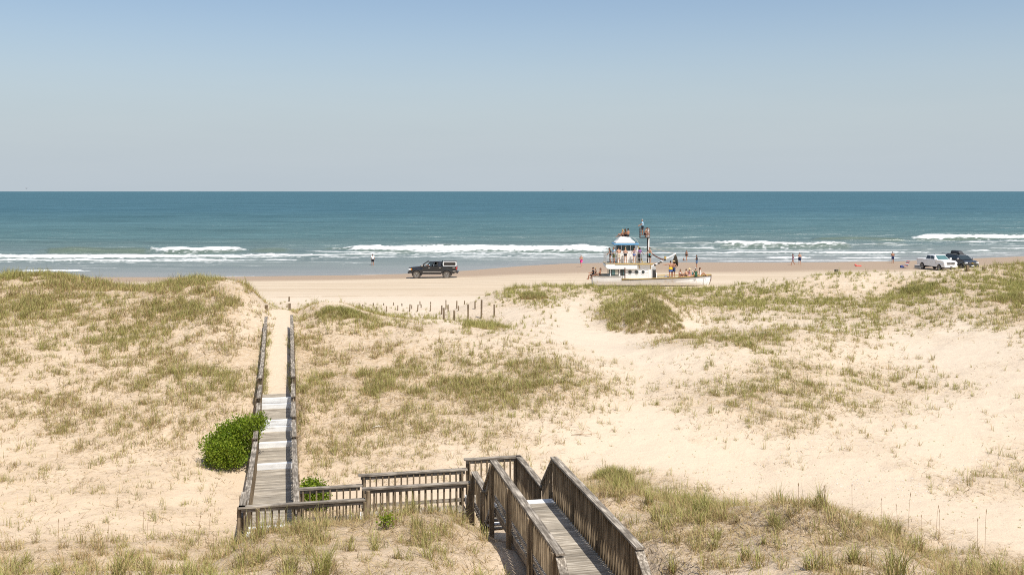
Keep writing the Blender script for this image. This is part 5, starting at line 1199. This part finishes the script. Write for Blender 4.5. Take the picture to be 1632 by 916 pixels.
m.build('chair_frame', ALLOY, e)
def lump(name, px, py, fn, mat, label, cat, rz=0):
    c = spot(px, py); m = MB(); fn(m); o = m.build(name, mat, bevel=.02); o.location = c; o.rotation_euler = (0,0,rz); tag(o, label, cat); return o
lump('beach_bag',1437.5,426.6,lambda m:(m.box(-.22,.22,-.15,.15,0,.30),m.tube([(-.14,0,.3),(0,0,.42),(.14,0,.3)],.015,6)),simple('blue_bag',(.05,.10,.32),.7),'small blue bag standing beside the striped beach chair','bag',.3)
c = spot(1462.5, 427.2); e = empty('cooler_box', c, -R(40), label='grey cooler box on the sand behind the white pickup', cat='cooler')
m = MB(); m.box(-.36,.36,-.22,.22,0,.36); m.build('tub', simple('cooler_grey',(.22,.24,.26),.5), e, bevel=.03); m = MB(); m.box(-.38,.38,-.24,.24,.363,.43); m.build('lid', simple('cooler_lid',(.42,.43,.44),.45), e, bevel=.02)
lump('pool_float',1368,424.6,lambda m:(m.tube([(-.30,0,.08),(.42,0,.08)],.09,8),m.tube([(-.30,.2,.08),(.42,.2,.08)],.09,8),m.ball((-.38,.1,.2),(.14,.22,.14),10,7)),simple('red_vinyl',(.72,.10,.07),.4),'small red inflatable float lying on the wet sand','float')
lump('crate',1333,433.5,lambda m:(m.box(-.2,.2,-.16,.16,0,.06),m.box(-.2,-.17,-.16,.16,.06,.34),m.box(.17,.2,-.16,.16,.06,.34),m.box(-.167,.167,-.16,-.13,.06,.34),m.box(-.167,.167,.13,.16,.06,.34)),simple('dark_crate',(.08,.07,.06),.7),'small dark crate alone on the dry sand','crate',.4)
def stub(px, py, h, label):
    c = spot(px, py, 70, 120); m = MB(); e = .1; m.hexa([(-e,-e,-.3),(e,-e,-.3),(e,e,-.3),(-e,e,-.3)],[(-e,-e,h),(e,-e,h*.94),(e,e,h),(-e,e,h*.96)]); o = m.build('wooden_post', WZ, bevel=.01, seg=1); o.location = c; tag(o, label, 'post')
stub(1542, 432.6, .5, 'grey wooden post standing in grass before the parked dark SUV')
stub(1568, 431.0, .28, 'short grey post stump on the dune crest right of the parked cars')
# two gulls far out over the sea
GULL = simple('gull_grey',(.22,.22,.23),.7)
for (px,py,label) in ((42,300.5,'far small dark seabird low over the horizon at the left'),(897,302.3,'far small dark seabird low over the horizon above the boat')):
    m = MB(); m.tube([(-.30,0,0),(-.12,0,.04),(.15,0,.04),(.32,0,.0)],[.02,.09,.09,.02],8)
    for s in (-1,1): m.add([(.12,0,.06),(-.12,0,.06),(-.12,s*.35,.22),(.08,s*.38,.24),(-.12,s*.72,.16),(-.02,s*.75,.16)], [(0,1,2,3),(3,2,4,5)])
    o = m.build('seabird', GULL); Y_ = 260.; o.location = px2world(px, Y_, H-(py-HY)*Y_/F); o.rotation_euler = (R(12),0,R(80)); tag(o, label, 'bird')
settle()
# ------------------------------------------------------------------ light, sky, camera
SUNV = Vector((.32,-.48,1.0)).normalized()
elev = math.asin(SUNV.z); az = math.atan2(SUNV.x, SUNV.y)       # clockwise from +Y
w = bpy.data.worlds.new("World"); scene.world = w; w.use_nodes = True
bg = w.node_tree.nodes['Background']; sky = w.node_tree.nodes.new('ShaderNodeTexSky')
sky.sky_type = 'NISHITA'; sky.sun_disc = False; sky.sun_elevation = elev; sky.sun_rotation = az
sky.altitude = 0; sky.air_density = 1.0; sky.dust_density = 1.5; sky.ozone_density = .75
wn = w.node_tree
tcw = N(wn,'ShaderNodeTexCoord'); sep = N(wn,'ShaderNodeSeparateXYZ'); wn.links.new(tcw.outputs['Generated'], sep.inputs[0])
band = N(wn,'ShaderNodeMapRange', interpolation_type='SMOOTHERSTEP'); band.inputs['From Min'].default_value = -.01; band.inputs['From Max'].default_value = .225
band.inputs['To Min'].default_value = .94; band.inputs['To Max'].default_value = .0
wn.links.new(sep.outputs['Z'], band.inputs['Value'])
wisp = noise(wn, coords(wn,(3,3,26),'Generated'), 1.6, 5, .6)
hz = mixc(wn, wisp, (3.75,4.32,4.82), (4.05,4.58,5.02))
airy = mixc(wn, band.outputs[0], sky.outputs[0], hz)       # sea haze low over the horizon
wn.links.new(airy, bg.inputs[0]); bg.inputs[1].default_value = .096
sl = bpy.data.lights.new('sun','SUN'); sl.energy = 4.0; sl.angle = R(.53); sl.color = (1,.96,.90)
so = bpy.data.objects.new('sun', sl); COL.objects.link(so); so.rotation_euler = SUNV.to_track_quat('Z','Y').to_euler()
cam = bpy.data.cameras.new('camera'); co = bpy.data.objects.new('camera', cam); COL.objects.link(co)
co.location = (0,0,H); co.rotation_euler = (R(90),0,0); cam.lens = 35; cam.sensor_width = 36; cam.shift_y = -153.0/1632.0
cam.clip_start = .1; cam.clip_end = 200000; scene.camera = co
vs = scene.view_settings; vs.view_transform = 'Standard'; vs.look = 'None'; vs.gamma = 1.0; vs.use_curve_mapping = False; vs.exposure = .46
scene.render.resolution_x = 1024; scene.render.resolution_y = 574
scene.cycles.max_bounces = 6; scene.cycles.use_denoising = False; scene.cycles.filter_width = 1.05
